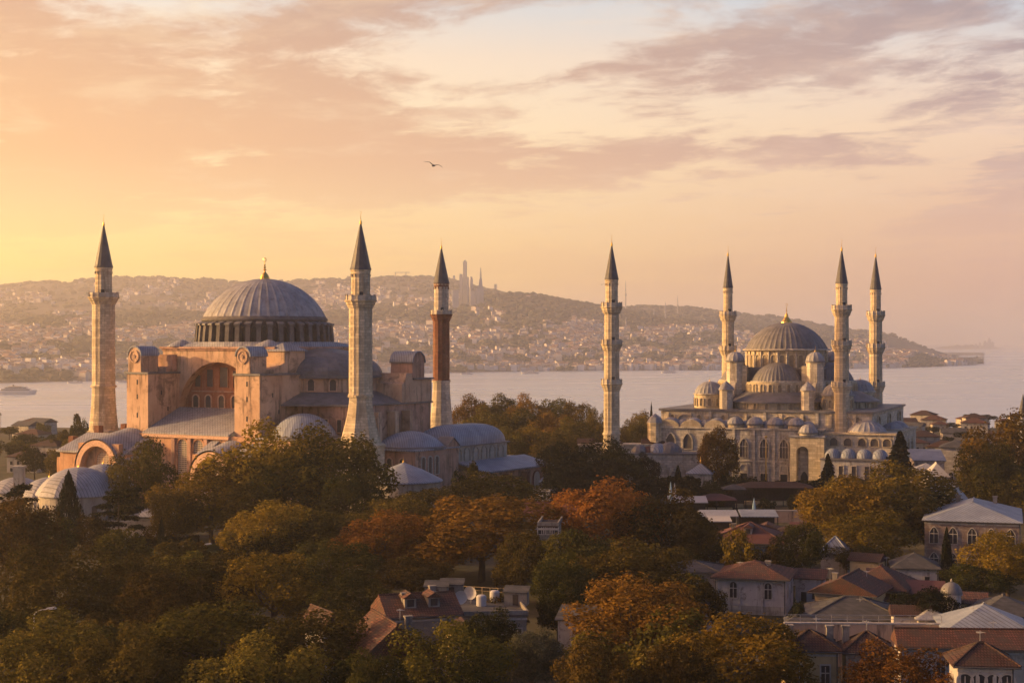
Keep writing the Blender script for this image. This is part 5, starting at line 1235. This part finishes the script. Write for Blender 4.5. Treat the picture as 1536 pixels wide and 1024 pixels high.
# ------------------------------------------------------------------ houses and garden structures
def house(label, px0, px1, pye, Y, d, rot, kind, rh, wall, roof, rows=(), side=(), over=.6, name='house', cat='house', gz=GZ, chim=(), group=None, base=None, ridge_y=False, pilas=False, frame='frame', trim=True, dorm=0):
    """Front wall between two photo columns at depth Y, eaves at photo row pye; rows: (count, sill, width, height, kind) of windows on the front; side: the same on the right flank."""
    w = (px1-px0)*Y/F/max(.5, math.cos(rot)); h = zat(pye, Y)-gz
    t = thing(name, label, cat, (((px0+px1)/2-768)*Y/F, Y, gz), -rot, group)
    wl = MB().box(-w/2, w/2, 0, d, -1.5, h-.02).build('wall', wall, t)
    if kind in ('hip', 'gable'):
        ro = MB().hip(-w/2-over, w/2+over, -over, d+over, h, h+rh, .22, kind == 'gable').build('roof', roof, t)
        if kind == 'gable':
            if w >= d: MB().add([(w/2, 0, h), (w/2, d, h), (w/2, d/2, h+rh*.93), (-w/2, 0, h), (-w/2, d, h), (-w/2, d/2, h+rh*.93)], [(0, 1, 2), (3, 5, 4)]).build('gable_end', wall, wl)
            else: MB().add([(-w/2, 0, h), (w/2, 0, h), (0, 0, h+rh*.93)], [(0, 1, 2)]).build('gable_end', wall, wl)
        if 'tile' in roof or 'sheet' in roof or True:
            rg = MB(); m = d/2+over
            if w >= d:
                k = m if kind == 'hip' else 0
                rg.tube([(-w/2-over+k, d/2, h+rh+.05, .14), (w/2+over-k, d/2, h+rh+.05, .14)], 5)
                if kind == 'hip':
                    for sx in (-1, 1):
                        for yy in (-over, d+over): rg.tube([(sx*(w/2+over), yy, h+.25, .12), (sx*(w/2+over-k), d/2, h+rh+.05, .12)], 5)
            else: 
                k = w/2+over if kind == 'hip' else 0
                rg.tube([(0, -over+k, h+rh+.05, .14), (0, d+over-k, h+rh+.05, .14)], 5)
            rg.build('ridge_cap', roof, ro)
        for cx_, cy_, ch_ in chim: MB().box(cx_-.4, cx_+.4, cy_-.35, cy_+.35, h, h+ch_).box(-.5+cx_, cx_+.5, cy_-.45, cy_+.45, h+ch_+.01, h+ch_+.2).build('chimney', 'dingyshade', ro)
        for k in range(dorm):
            x = -w/2+w*(k+1)/(dorm+1); yy = d*.22; zz = h+rh*.48
            dm = MB().box(x-.75, x+.75, yy-.6, d*.5, h+.1, zz+1.1).build('dormer', wall, ro)
            MB().hip(x-1., x+1., yy-.9, d*.5, zz+1.11, zz+1.8, .1, True).build('dormer_roof', roof, dm); MB().box(x-.45, x+.45, yy-.64, yy-.602, zz+.05, zz+.95).build('pane', 'glass', dm)
        g = MB().tube([(-w/2-over, -over-.08, h+.05, .1), (w/2+over, -over-.08, h+.05, .1)], 6); g.tube([(w/2-.15, -.12, -1, .07), (w/2-.15, -.12, h, .07)], 6).build('gutter', 'slate', ro)
    elif kind == 'shed': MB().slope(-w/2-over, w/2+over, -over, d+over, h, h+rh, .2).build('roof', roof, t)
    else:
        ro = MB().box(-w/2-.2, w/2+.2, -.2, d+.2, h, h+.18).build('roof', roof, t)
        MB().box(-w/2-.22, w/2+.22, -.22, 0., h+.19, h+.8).box(-w/2-.22, -w/2, 0.01, d+.22, h+.19, h+.8).box(w/2, w/2+.22, .01, d+.22, h+.19, h+.8).build('parapet', wall, ro)
    if trim: MB().box(-w/2-.06, w/2+.06, -.08, -.002, h-.5, h-.25).build('cornice', frame, wl)
    if base: MB().box(-w/2-.05, w/2+.05, -.07, -.003, -1.4, base).build('plinth', 'stonegrey', wl)
    for n, z, ww, wh, kd in rows:
        for i in range(n): window(wl, -w/2+w*(i+.5)/n, -.01, z, ww, wh, 0, kd, frame, 'glass', .16, .12, 1 if ww > .8 else 0)
    for n, z, ww, wh, kd in side:
        for i in range(n): window(wl, w/2+.01, d*(i+.5)/n, z, ww, wh, PI/2, kd, frame, 'glass', .16, .12, 1 if ww > .8 else 0)
    if pilas:
        for i in range(4): MB().box(-w/2+i*(w-.3)/3, -w/2+i*(w-.3)/3+.3, -.1, -.004, -1, h-.55).build('pilaster', frame, wl)
    return t
house('white plastered house with hipped old tile roof and tall arched windows', 1076, 1176, 868, 252, 11, .28, 'hip', 2.3, 'blotch', 'tile', [(2, 2.6, 1.1, 2.5, 'round')], [(2, 2.6, 1., 2.2, 'round')], .8, chim=[(2, 6, 2.)], base=1.4, dorm=0, pilas=True)
house('pale house with broad dull red roof behind the bright yellow bush', 1068, 1172, 815, 300, 13, .25, 'hip', 3.3, 'white', 'sheetred', [(4, 1.0, 1., 2., 'round')], [(2, 1., 1., 2., 'round')], .9, chim=[(-3, 5, 3.)], dorm=1)
house('long low pale wing with slate roof beside the white hipped house', 1000, 1074, 858, 258, 8, .2, 'hip', 1.4, 'blotch', 'slate', [(3, 2.0, 1.1, 2.2, 'round')], (), .6)
t_ = house('small square tower with blue lead pyramid roof', 1232, 1270, 831, 290, 4.7, .3, 'hip', 3.0, 'white', 'leadblue', [(1, 4.6, .6, .7, 'rect')], (), .5, 'tower', 'tower')
house('tan walled house under a high tiled gable, porch shadowed', 1226, 1304, 891, 242, 9, .45, 'gable', 2.6, 'tan', 'tile', [(2, 2.4, 1.1, 1.3, 'rect')], [(2, 1.6, 1., 1.3, 'rect')], 1., chim=[(-2, 3, 2.6)])
house('upper tiled roof house rising behind the tan walled one', 1275, 1350, 884, 250, 10, .42, 'hip', 3.2, 'cream', 'tile', [(3, 1.8, 1., 1.3, 'rect')], (), .9)
house('low red tiled extension between tan house and dark bushy tree', 1330, 1412, 901, 246, 7, .25, 'shed', 2.2, 'dark', 'sheetred', [(3, .6, 1.2, 1.1, 'rect')], (), .4)
house('little stone house with dark hipped roof before the plane tree', 1342, 1406, 853, 272, 8, .18, 'hip', 2.3, 'blotch', 'slate', [(2, 1.4, .8, 1.7, 'rect')], [(1, 1.5, .8, 1.4, 'rect')], .5)
house('two storey brick and stone hall with lead roof and pointed windows', 1392, 1524, 783, 300, 26, .3, 'hip', 3.0, 'striped', 'leadblue', [(5, 5.0, 1.5, 3.0, 'pointed'), (5, .6, 1.6, 2.6, 'pointed')], [(4, 5.0, 1.5, 3., 'pointed')], .5, 'hall', 'hall', frame='stonegrey', chim=[(-3, 18, 3.2), (4, 20, 3.0)])
house('older lead roofed rear wing of the brick hall', 1412, 1450, 762, 330, 12, .3, 'gable', 4.0, 'striped', 'leadseam', (), (), .4)
house('low house with wide charcoal slate roof behind the pink garden wall', 1215, 1352, 931, 228, 11, .12, 'hip', 2.6, 'cream', 'slate', (), (), .8)
house('house under pale blue hipped sheet metal roof', 1425, 1545, 950, 206, 11, .15, 'hip', 3.0, 'white', 'leadblue', [(4, 1., 1., 1.6, 'rect')], (), .7)
house('dark slate roofed house behind the pale blue metal roof', 1470, 1560, 925, 232, 10, .1, 'hip', 2.4, 'cream', 'slate', (), (), .7)
house('tan row house with hipped dark tiles, tall white framed window', 1180, 1257, 977, 184, 5.6, .06, 'hip', 2.0, 'tan', 'tiledark', [(2, 3.6, .95, 2.2, 'rect')], (), .5, chim=[(-2.2, 4, 2.2), (2.6, 4.5, 2.1)])
house('grey row house with gabled tile roof and arched white windows', 1270, 1338, 980, 184, 5., .1, 'hip', 2.1, 'cream', 'tiledark', [(2, 4.0, 1.1, 2.1, 'round')], [(1, 5.2, .6, .8, 'rect')], .5, chim=[(-2.3, 3.6, 2.4)])
house('row house with plain red roof between grey row house and corner house', 1352, 1430, 972, 190, 5.4, .1, 'gable', 1.9, 'white', 'tile', [(2, 3.4, 1., 1.8, 'rect')], (), .4)
house('corner house with hipped maroon tiles and arcade of arched windows', 1438, 1520, 1000, 168, 5.2, .1, 'hip', 2.1, 'white', 'tiledark', [(4, 5.1, 1.5, 3.0, 'round')], [(2, 5.1, 1.3, 2.8, 'round')], .6, pilas=True)
house('long red tiled roof stretching behind the corner house', 1420, 1560, 975, 196, 8, .05, 'gable', 1.9, 'cream', 'tile', (), (), .5)
def garden_wall(label, px0, px1, pyt, Y, mat, rail=True, h=None, rot=0.):
    w = (px1-px0)*Y/F; zt = zat(pyt, Y); hh = zt-GZ
    t = thing('garden_wall', label, 'wall', (((px0+px1)/2-768)*Y/F, Y, GZ), rot)
    MB().box(-w/2, w/2, 0, .5, -1, hh).build('wall', mat, t); MB().box(-w/2-.1, w/2+.1, -.1, .6, hh+.01, hh+.2).build('coping', 'frame', t)
    if rail:
        mb = MB(); n = int(w/2)
        for i in range(n+1): mb.tube([(-w/2+w*i/n, .25, hh+.2, .05), (-w/2+w*i/n, .25, hh+1.2, .05)], 4)
        for zz in (.65, 1.2): mb.tube([(-w/2, .25, hh+zz, .04), (w/2, .25, hh+zz, .04)], 4)
        mb.build('railing', 'metal', t)
garden_wall('long salmon garden wall with thin railing behind the row houses', 1178, 1412, 936, 212, 'pink', True, None, -.04)
def turret():
    Y = 240; t = thing('domed_turret', 'white octagonal garden turret with grey stone dome', 'turret', (at(1427, 0, Y).x, Y, GZ), .2)
    h = zat(890, Y)-GZ; w = MB().lathe([(1.5, -1), (1.5, h-.2), (1.75, h-.1), (1.75, h)], 8).build('wall', 'blotch', t)
    MB().lathe([(1.7, h+.01)]+dome_prof(1.62, h+.05, h+1.75, 8), 24, rib=(3, .02)).build('dome', 'leaddark', t); MB().lathe([(.1, h+1.7), (.18, h+1.9), (.03, h+2.3)], 8).build('finial', 'stonegrey', t)
    window(w, 0, -1.4, h*.45, .7, 1.6, 0, 'round', 'frame', 'pane', .15, .12)
turret()
OB = 'small outbuildings among the lower houses'
for k, (px, py, Y, w, d, rf, rot) in enumerate(((1214, 868, 262, 4.5, 4, 'tile', .3), (1205, 935, 214, 4, 3.5, 'slate', .1), (1296, 842, 276, 5, 4, 'tiledark', .5), (1322, 868, 262, 4, 4, 'tile', .2), (1368, 924, 222, 5, 4, 'tiledark', .15), (1400, 930, 220, 4, 4, 'metal', .1), (1452, 905, 240, 5, 4, 'tile', .3), (1035, 905, 234, 5, 4, 'tiledark', .3), (1180, 838, 282, 4, 4, 'tile', .4), (1060, 818, 292, 4, 4, 'metal', .2), (1150, 795, 330, 5, 5, 'tile', .2), (1180, 800, 326, 6, 5, 'tiledark', .3), (1205, 795, 330, 5, 4, 'sheetred', .2), (1440, 935, 222, 4, 4, 'slate', .2), (700, 948, 200, 4, 4, 'tiledark', -.2), (865, 930, 210, 5, 5, 'slate', .2))):
    X = (px-768)*Y/F; h = max(2.2, zat(py, Y)-GZ); r = thing('outbuilding', 'small low outbuilding with worn sloping roof among the lower houses', 'outbuilding', (X, Y, GZ), -rot, OB)
    wl = MB().box(-w/2, w/2, 0, d, -1, h).build('wall', ['blotch', 'cream', 'tan', 'white'][k % 4], r)
    if k % 3: MB().hip(-w/2-.4, w/2+.4, -.4, d+.4, h+.01, h+1.3, .15, k % 2 == 0).build('roof', rf, r)
    else: MB().slope(-w/2-.4, w/2+.4, -.4, d+.4, h+.1, h+1.2, .15).build('roof', rf, r)
    MB().box(-w*.3, -w*.1, -.04, -.002, .1, 2.).build('door', 'glass', wl); MB().box(w*.1, w*.32, -.04, -.002, .9, 1.8).build('pane', 'glass', wl)
AE = 'thin roof aerials on the lower houses'
for px, py, Y in ((1110, 858, 256), (1150, 862, 256), (1245, 868, 246), (1300, 872, 248), (1330, 850, 276), (1225, 948, 188), (1300, 952, 188), (1395, 955, 194), (1470, 970, 172), (1490, 952, 204), (1460, 930, 210), (1290, 915, 232), (600, 935, 186), (650, 905, 210)):
    r = thing('aerial', 'thin metal aerial standing on a worn roof of the lower houses', 'aerial', ((px-768)*Y/F, Y, zat(py, Y)-.8), R.uniform(0, 3), AE)
    mb = MB().tube([(0, 0, -1.5, .04), (0, 0, 2.6, .03)], 5)
    for k in range(4): mb.tube([(-.5+.08*k, -.3+.25*k, 2.4, .02), (.5-.08*k, -.3+.25*k, 2.4, .02)], 4)
    mb.tube([(0, -.4, 2.4, .025), (0, .6, 2.4, .025)], 4).build('mast', 'metal', r)
# --- middle: roofs between the trees
house('tiled house with dormer and pale eaves among dark trees, tall window', 548, 640, 988, 182, 10, -.35, 'gable', 4.0, 'dingyshade', 'tile', [(3, 3.0, 1.0, 2.4, 'rect')], [(2, 3, 1, 2, 'rect')], .7, chim=[(3.2, 6, 3.6)], dorm=1)
house('old gable house with arched attic window between brown trees', 486, 512, 946, 196, 7, -.5, 'gable', 2.2, 'white', 'tiledark', [(1, 6.0, .9, 1.5, 'round')], (), .3)
T_ = house('flat roofed terrace house cluttered with dishes, tanks and ducts', 628, 790, 925, 214, 13, -.12, 'flat', .2, 'dingyshade', 'slate', [(6, 2.6, 1., 1.9, 'rect')], (), .2)
house('tiled roof with pale ridge stones beside the cluttered terrace', 585, 690, 925, 206, 9, -.3, 'gable', 2.4, 'dingyshade', 'tile', (), (), .4, dorm=2, chim=[(-2, 3, 2.6), (2.5, 6, 2.9)])
def clutter():
    Y = 220; zt = zat(925, 214)+.2
    def put(name, label, cat, px, dy, build, group=None, dz=0):
        t = thing(name, label, cat, ((px-768)*(Y+dy)/F, Y+dy, zt+dz), R.uniform(-.4, .4), group); build(t); return t
    def dish(t):
        mb = MB(); vs = []
        for j in range(5):
            for i in range(16): vs.append((.95*j/4*math.cos(2*PI*i/16), -.32*(1-(j/4)**2)*-1-.3, 1.5+.95*j/4*math.sin(2*PI*i/16)))
        mb.add(vs, [(j*16+i, j*16+(i+1) % 16, (j+1)*16+(i+1) % 16, (j+1)*16+i) for j in range(4) for i in range(16)]); mb.build('reflector', 'awn', t)
        MB().tube([(0, .1, 0, .07), (0, .1, 1.5, .07)], 6).tube([(0, 0, 1.3, .03), (0, -1.0, 1.5, .03)], 4).build('stand', 'metal', t)
    put('satellite_dish', 'large white satellite dish on the cluttered terrace roof', 'satellite dish', 690, 0, dish); put('satellite_dish', 'second white dish turned away behind the large one', 'satellite dish', 706, 4, dish)
    def tank(t): MB().lathe([(.02, 0), (.7, 0), (.7, 1.3), (.5, 1.5), (.02, 1.55)], 16).build('barrel', 'awn', t); MB().box(-.7, .7, -.6, .6, -.1, -.005).build('stand', 'dark', t)
    put('water_tank', 'white water tank beside the satellite dishes', 'water tank', 722, 2, tank); put('water_tank', 'white water tank at the far sunward end of the terrace', 'water tank', 662, 5, tank); put('water_tank', 'grey white tank near the terrace railing', 'water tank', 742, 6, tank)
    def cab(t): MB().box(-1.6, 1.6, -1, 1, 0, 1.9).build('wall', 'dingyshade', t); MB().slope(-1.8, 1.8, -1.2, 1.2, 1.9, 2.5, .12).build('roof', 'slate', t); MB().box(-.4, .4, -1.04, -1.0, .05, 1.5).build('door', 'dark', t)
    put('roof_hut', 'small white stair hut with sloping slate lid on the terrace', 'hut', 655, 8, cab); put('roof_hut', 'lower stair hut behind the satellite dishes', 'hut', 678, 10, cab); put('roof_hut', 'stair hut at the terrace end under the fiery rust tree', 'hut', 775, 3, cab)
    t = put('railing', 'thin metal terrace railing under the fiery rust tree', 'railing', 735, 11, lambda t: None)
    mb = MB()
    for i in range(9): mb.tube([(-5+i*1.25, 0, 0, .05), (-5+i*1.25, 0, 1.1, .05)], 4)
    mb.tube([(-5, 0, 1.1, .04), (5, 0, 1.1, .04)], 4).tube([(-5, 0, .6, .03), (5, 0, .6, .03)], 4).build('bars', 'tan', t)
clutter()
house('tall pale rear building with balcony glimpsed between rust trees', 808, 836, 790, 262, 9, .1, 'flat', .2, 'dingyshade', 'tiledark', [(3, 11.5, 1.2, 1.5, 'rect'), (3, 7., 1.2, 1.6, 'rect'), (3, 2.5, 1.2, 1.6, 'rect')])
house('long brown red roofed low building behind the white rear building', 790, 862, 772, 300, 8, .05, 'gable', 2.0, 'white', 'sheetred', [(5, 4.6, 1.0, 1.2, 'rect')])
house('small rough stone outbuilding at the foot of the narthex', 792, 824, 738, 388, 6, .3, 'flat', .2, 'blotch', 'slate', [(2, 1.6, .8, 1.2, 'rect')])
house('lead roofed lean to beside the outer narthex end', 812, 842, 722, 420, 6, .3, 'shed', 1.4, 'cream', 'leadblue', ())
# --- garden cafes and canopies before the mosque
def pavilion(label, px0, px1, pyt, Y, d, mat, rh=.9, fall=0., group='open garden cafe pavilions', rot=.05):
    w = (px1-px0)*Y/F; h = zat(pyt, Y)-GZ-rh
    t = thing('pavilion', label, 'pavilion', (((px0+px1)/2-768)*Y/F, Y, GZ), -rot)
    if group: t['group'] = group
    if rh > 1.2: MB().hip(-w/2, w/2, 0, d, h, h+rh, .15).build('roof', mat, t)
    else: MB().slope(-w/2, w/2, 0, d, h, h+rh, .2).build('roof', mat, t)
    n = max(2, int(w/4)); 
    for i in range(n+1):
        for yy in (.3, d-.3): MB().box(-w/2+.2+(w-.4)*i/n-.1, -w/2+.2+(w-.4)*i/n+.1, yy-.1, yy+.1, 0, h-.22+(rh*yy/d if rh <= 1.2 else .2)).build('post', 'dark', t)
    MB().box(-w/2+.3, w/2-.3, d-.6, d-.42, 0, h*.9).build('back_panel', 'dark', t)
    MB().box(-w*.4, w*.4, d*.3, d*.55, 0, .95).build('counter', 'tan', t)
pavilion('long dark roofed open cafe below the mosque portal', 1105, 1222, 724, 418, 9, 'tiledark', 1.4, group=None)
pavilion('small slate roofed kiosk at the sunward end of the long cafe', 1084, 1120, 727, 412, 6, 'slate', 1.3, group=None)
pavilion('white canvas canopy over an open stand behind the brown tree', 1003, 1062, 748, 392, 8, 'awn', .8, group=None)
pavilion('red roofed stall beside the white canvas canopy', 1044, 1106, 742, 402, 8, 'sheetred', 1.5, group=None)
pavilion('low pale sheet roof in front of the red roofed stall', 1050, 1108, 769, 366, 7, 'metal', .7, group=None)
pavilion('flat grey roofed stall beside the salmon court wall', 1112, 1168, 769, 364, 8, 'leadblue', .8, group=None)
pavilion('pale canvas awning edging the thinning brown tree', 1060, 1098, 778, 350, 6, 'awn', .5, group=None)
pavilion('grey canvas roof low behind the rust topped tree', 962, 1002, 752, 398, 6, 'slate', .7, group=None)
garden_wall('salmon court wall beyond the flat grey stall', 1140, 1212, 766, 378, 'pink', False, None, -.1)
def hedge(label, px0, px1, pyt, Y):
    g = np.random.default_rng(int(px0)); w = (px1-px0)*Y/F; h = zat(pyt, Y)-GZ; n = 5200
    P = np.stack([g.uniform(-w/2, w/2, n), g.uniform(-1.5, 1.5, n), g.uniform(0, 1, n)**.6*h], 1); P[:, 2] += .25*np.sin(P[:, 0]*1.3)
    o = bpy.data.objects.new('hedge', leaf_mesh('hedge', P, np.tile([0, -.5, .8], (n, 1)), .4+g.normal(0, .2, n), .38, 'dark', 5)); C.objects.link(o); o.location = (((px0+px1)/2-768)*Y/F, Y, GZ); tag(o, label, 'hedge')
hedge('long dark clipped hedge beside the stone gate pillar', 946, 1050, 716, 406); hedge('lower dark hedge behind the white canvas canopy', 1050, 1096, 735, 412); hedge('dark hedge at the foot of the tall mosque windows', 1090, 1240, 722, 428)
hedge('clipped hedge beside the lawn in the park glade', 196, 296, 806, 330)
def parasol(label, px, pyt, Y, mat):
    h = zat(pyt, Y)-GZ; t = thing('closed_parasol', label, 'parasol', (at(px, 0, Y).x, Y, GZ)); MB().lathe([(.35, h*.3), (.5, h*.42), (.3, h*.75), (.04, h)], 10, rib=(2, .2)).build('canopy', mat, t); MB().lathe([(.06, 0), (.06, h*.35)], 6).build('pole', 'metal', t); MB().box(-.4, .4, -.4, .4, 0, .15).build('base', 'dark', t)
parasol('tall pale blue closed parasol beside the white post', 1006, 722, 388, 'bluecloth'); parasol('light blue closed parasol in the cafe garden', 1131, 746, 376, 'bluecloth'); parasol('white closed parasol near the blue one by the hedge', 1012, 724, 390, 'awn')
# --- right: town between mosque and shore
house('grey stone house with narrow arched windows below the shore rooftops', 1412, 1452, 672, 440, 10, .3, 'hip', 2.0, 'stonegrey', 'slate', [(4, 4.6, 1.1, 2.4, 'round'), (4, 1., 1.1, 2.2, 'round')], (), .4)
house('pale shed with curved white metal roof beside the conifer', 1372, 1416, 690, 428, 9, .1, 'shed', 2.4, 'white', 'leadblue', [(3, 2., 1.6, 1.6, 'rect')], (), .5)
house('low sheet roofed store beyond the plane tree crown', 1368, 1412, 708, 405, 8, .2, 'hip', 2., 'cream', 'metal', (), (), .4)
house('flat grey block behind the amber tree', 1440, 1470, 690, 420, 8, .2, 'flat', .2, 'stonegrey', 'slate', [(3, 3, 1., 1.5, 'rect')])
house('pale tented stall with sunlit peak near the plane tree crown', 1392, 1424, 716, 398, 8, .1, 'hip', 3.4, 'awn', 'awn', (), (), .2)
SH = 'small shore houses beyond the mosque'
g_ = random.Random(9); first_ = None
for k in range(44):
    px = g_.uniform(1352, 1550) if k < 34 else g_.uniform(-20, 96); Y = g_.uniform(520, 880); w = g_.uniform(8, 14); X = (px-768)*Y/F
    if k % 4 < 4 and k >= 4:
        src = protos_[k % 4]; r = src.copy(); C.objects.link(r)
        for ch in src.children:
            c = ch.copy(); C.objects.link(c); c.parent = r
    else:
        if k == 0: protos_ = []
        r = thing('shore_house', 'small dim house with pitched roof in the shore quarter', 'house'); protos_.append(r)
        MB().box(-5, 5, -4, 4, -2, 5.5+k).build('wall', ['white', 'cream', 'stonegrey', 'cream'][k], r); MB().hip(-5.5, 5.5, -4.5, 4.5, 5.51+k, 8+k, .2, k % 2 == 0).build('roof', ['tiledark', 'tile', 'slate', 'tiledark'][k], r)
        mb = MB()
        for z in (1, 3.6): 
            for x in (-3.5, -1.2, 1.2, 3.5): mb.box(x-.4, x+.4, -4.05, -4.0, z, z+1.3)
        mb.build('window_rows', 'glass', r)
    r.location = (X, Y, GZ-.5-max(0, Y-760)*.03); r.rotation_euler.z = g_.uniform(-.6, .6); s = g_.uniform(.75, 1.15); r.scale = (s, s, s*.8)
    tag(r, 'small dim house with pitched roof in the shore quarter right of the mosque' if k < 34 else 'small hazy house with pitched roof on the shore beyond the honey minaret', 'house', SH if k < 34 else 'small shore houses beyond the honey minaret')
# --- street lamps, park glade, bird
def lamp(label, px, pyt, Y, side=1, arm=2.2, double=False):
    h = zat(pyt, Y)-GZ; t = thing('street_lamp', label, 'street lamp', (at(px, 0, Y).x, Y, GZ), 0, 'bent neck street lamps of the park')
    MB().tube([(0, 0, 0, .12), (0, 0, h-1, .09)]+[(side*arm*(1-math.cos(q*PI/12))*.8, 0, h-1+math.sin(q*PI/12)*.8, .07) for q in range(1, 7)], 8).build('pole', 'metal', t)
    for s_ in ([side, -side] if double else [side]):
        x = s_*arm*.8
        MB().add([(x-.2*s_, -.22, h-.25), (x+1.1*s_, -.3, h-.1), (x+1.1*s_, .3, h-.1), (x-.2*s_, .22, h-.25), (x-.2*s_, -.14, h-.02), (x+.9*s_, -.2, h+.16), (x+.9*s_, .2, h+.16), (x-.2*s_, .14, h-.02)], [(0, 3, 2, 1), (4, 5, 6, 7), (0, 1, 5, 4), (1, 2, 6, 5), (2, 3, 7, 6), (3, 0, 4, 7)]).build('lamp_head', 'metal', t)
    return t
lamp('bent lamp standing among dark trees in the lowest corner of the park', 51, 911, 205); lamp('bent lamp at the glade edge beneath the golden brown tree', 294, 815, 292); lamp('lamp with lowered head just behind the glade edge lamp', 268, 818, 310, 1, 1.2)
t = thing('sign_post', 'slim grey post in the park glade beside the cedar', 'post', (at(205, 0, 300).x, 300, GZ)); MB().tube([(0, 0, 0, .09), (0, 0, 4, .07)], 6).build('pole', 'metal', t); MB().box(-.3, .3, -.06, .06, 3.4, 4.1).build('plate', 'metal', t)
garden_wall('pale park wall seen between cypress and cedar trunks', 120, 250, 782, 345, 'cream', False)
house('low pale pavilion glimpsed in the park glade behind the golden brown tree', 196, 262, 776, 338, 8, .1, 'hip', 2.2, 'cream', 'leadseam', [(4, .8, 1., 2., 'round')], (), .5)
def lawn():
    Y0, Y1 = 250, 335
    o = MB().add([((150-768)*Y0/F, Y0, GZ+.62), ((330-768)*Y0/F, Y0, GZ+.62), ((330-768)*Y1/F, Y1, GZ+.62), ((150-768)*Y1/F, Y1, GZ+.62)], [(0, 1, 2, 3)]).build('lawn', surf('lawn_grass', (.03, .04, .012, 1), (.055, .06, .018, 1), .4, 1., None, .5, 0, 0, .3)); tag(o, kind='structure')
lawn()
def gull(label, px, py, Y, span, group=None, roll=-.25, up=.35):
    me = bpy.data.meshes.new('gull'); P = [(0, 0, 0), (0, .35, .03), (0, .55, .06), (0, -.35, 0), (0, -.62, .02)]
    for s in (-1, 1): P += [(s*.3, .12, .16), (s*.75, .22, .3 if s < 0 else .22), (s*1.15, .05, .26 if s < 0 else .12), (s*1.5, -.2, .32 if s < 0 else -.02)]
    P = [(x, y, z*(1.5 if x < 0 else 1.1) if abs(x) > .2 else z) for x, y, z in P]
    k = span/3.0; E_ = [(0, 1), (1, 2), (0, 3), (3, 4), (0, 5), (5, 6), (6, 7), (7, 8), (0, 9), (9, 10), (10, 11), (11, 12)]
    me.from_pydata([(x*k, y*k, z*k) for x, y, z in P], E_, []); o = bpy.data.objects.new('gull', me); C.objects.link(o)
    sk = o.modifiers.new('skin', 'SKIN'); rad = [.15, .13, .09, .11, .05]+[.11, .085, .06, .02]*2
    for v, r_, i in zip(me.skin_vertices[0].data, rad, range(99)): v.radius = (r_*k, r_*k*(.45 if i > 4 else .9)); v.use_root = (i == 0)
    o.modifiers.new('sub', 'SUBSURF').levels = 2; o.modifiers['sub'].render_levels = 2
    me.materials.append(M['feather']); o.location = at(px, py, Y); o.rotation_euler = (.15, roll, -.25); tag(o, label, 'bird', group); return o
gull('lone gull gliding with spread wings in the open sky', 650, 249, 120, 1.55, None, .18)
gull('tiny distant bird beside the spire of the slim courtyard minaret', 903, 427, 300, .9); gull('tiny distant bird just right of the slim courtyard minaret shaft', 927, 445, 320, .7)

# ------------------------------------------------------------------ the air: one closed box of thin haze
def haze():
    m = bpy.data.materials.new('haze_air'); m.use_nodes = True; m.node_tree.nodes.clear(); t = NT(m.node_tree)
    v = t.node('ShaderNodeVolumePrincipled'); v.inputs['Color'].default_value = HAZE_COL; v.inputs['Density'].default_value = HAZE_D; v.inputs['Anisotropy'].default_value = .6
    o = t.node('ShaderNodeOutputMaterial'); t.l.new(v.outputs[0], o.inputs['Volume'])
    R_ = 95000
    ob = MB().box(-R_, R_, -R_, R_, -6, 412).build('haze', m); tag(ob, 'thin warm evening haze over the strait and hills', 'haze', None, 'stuff')
HAZE_COL = (.97, .96, .98, 1); HAZE_D = 1.15e-4
haze()
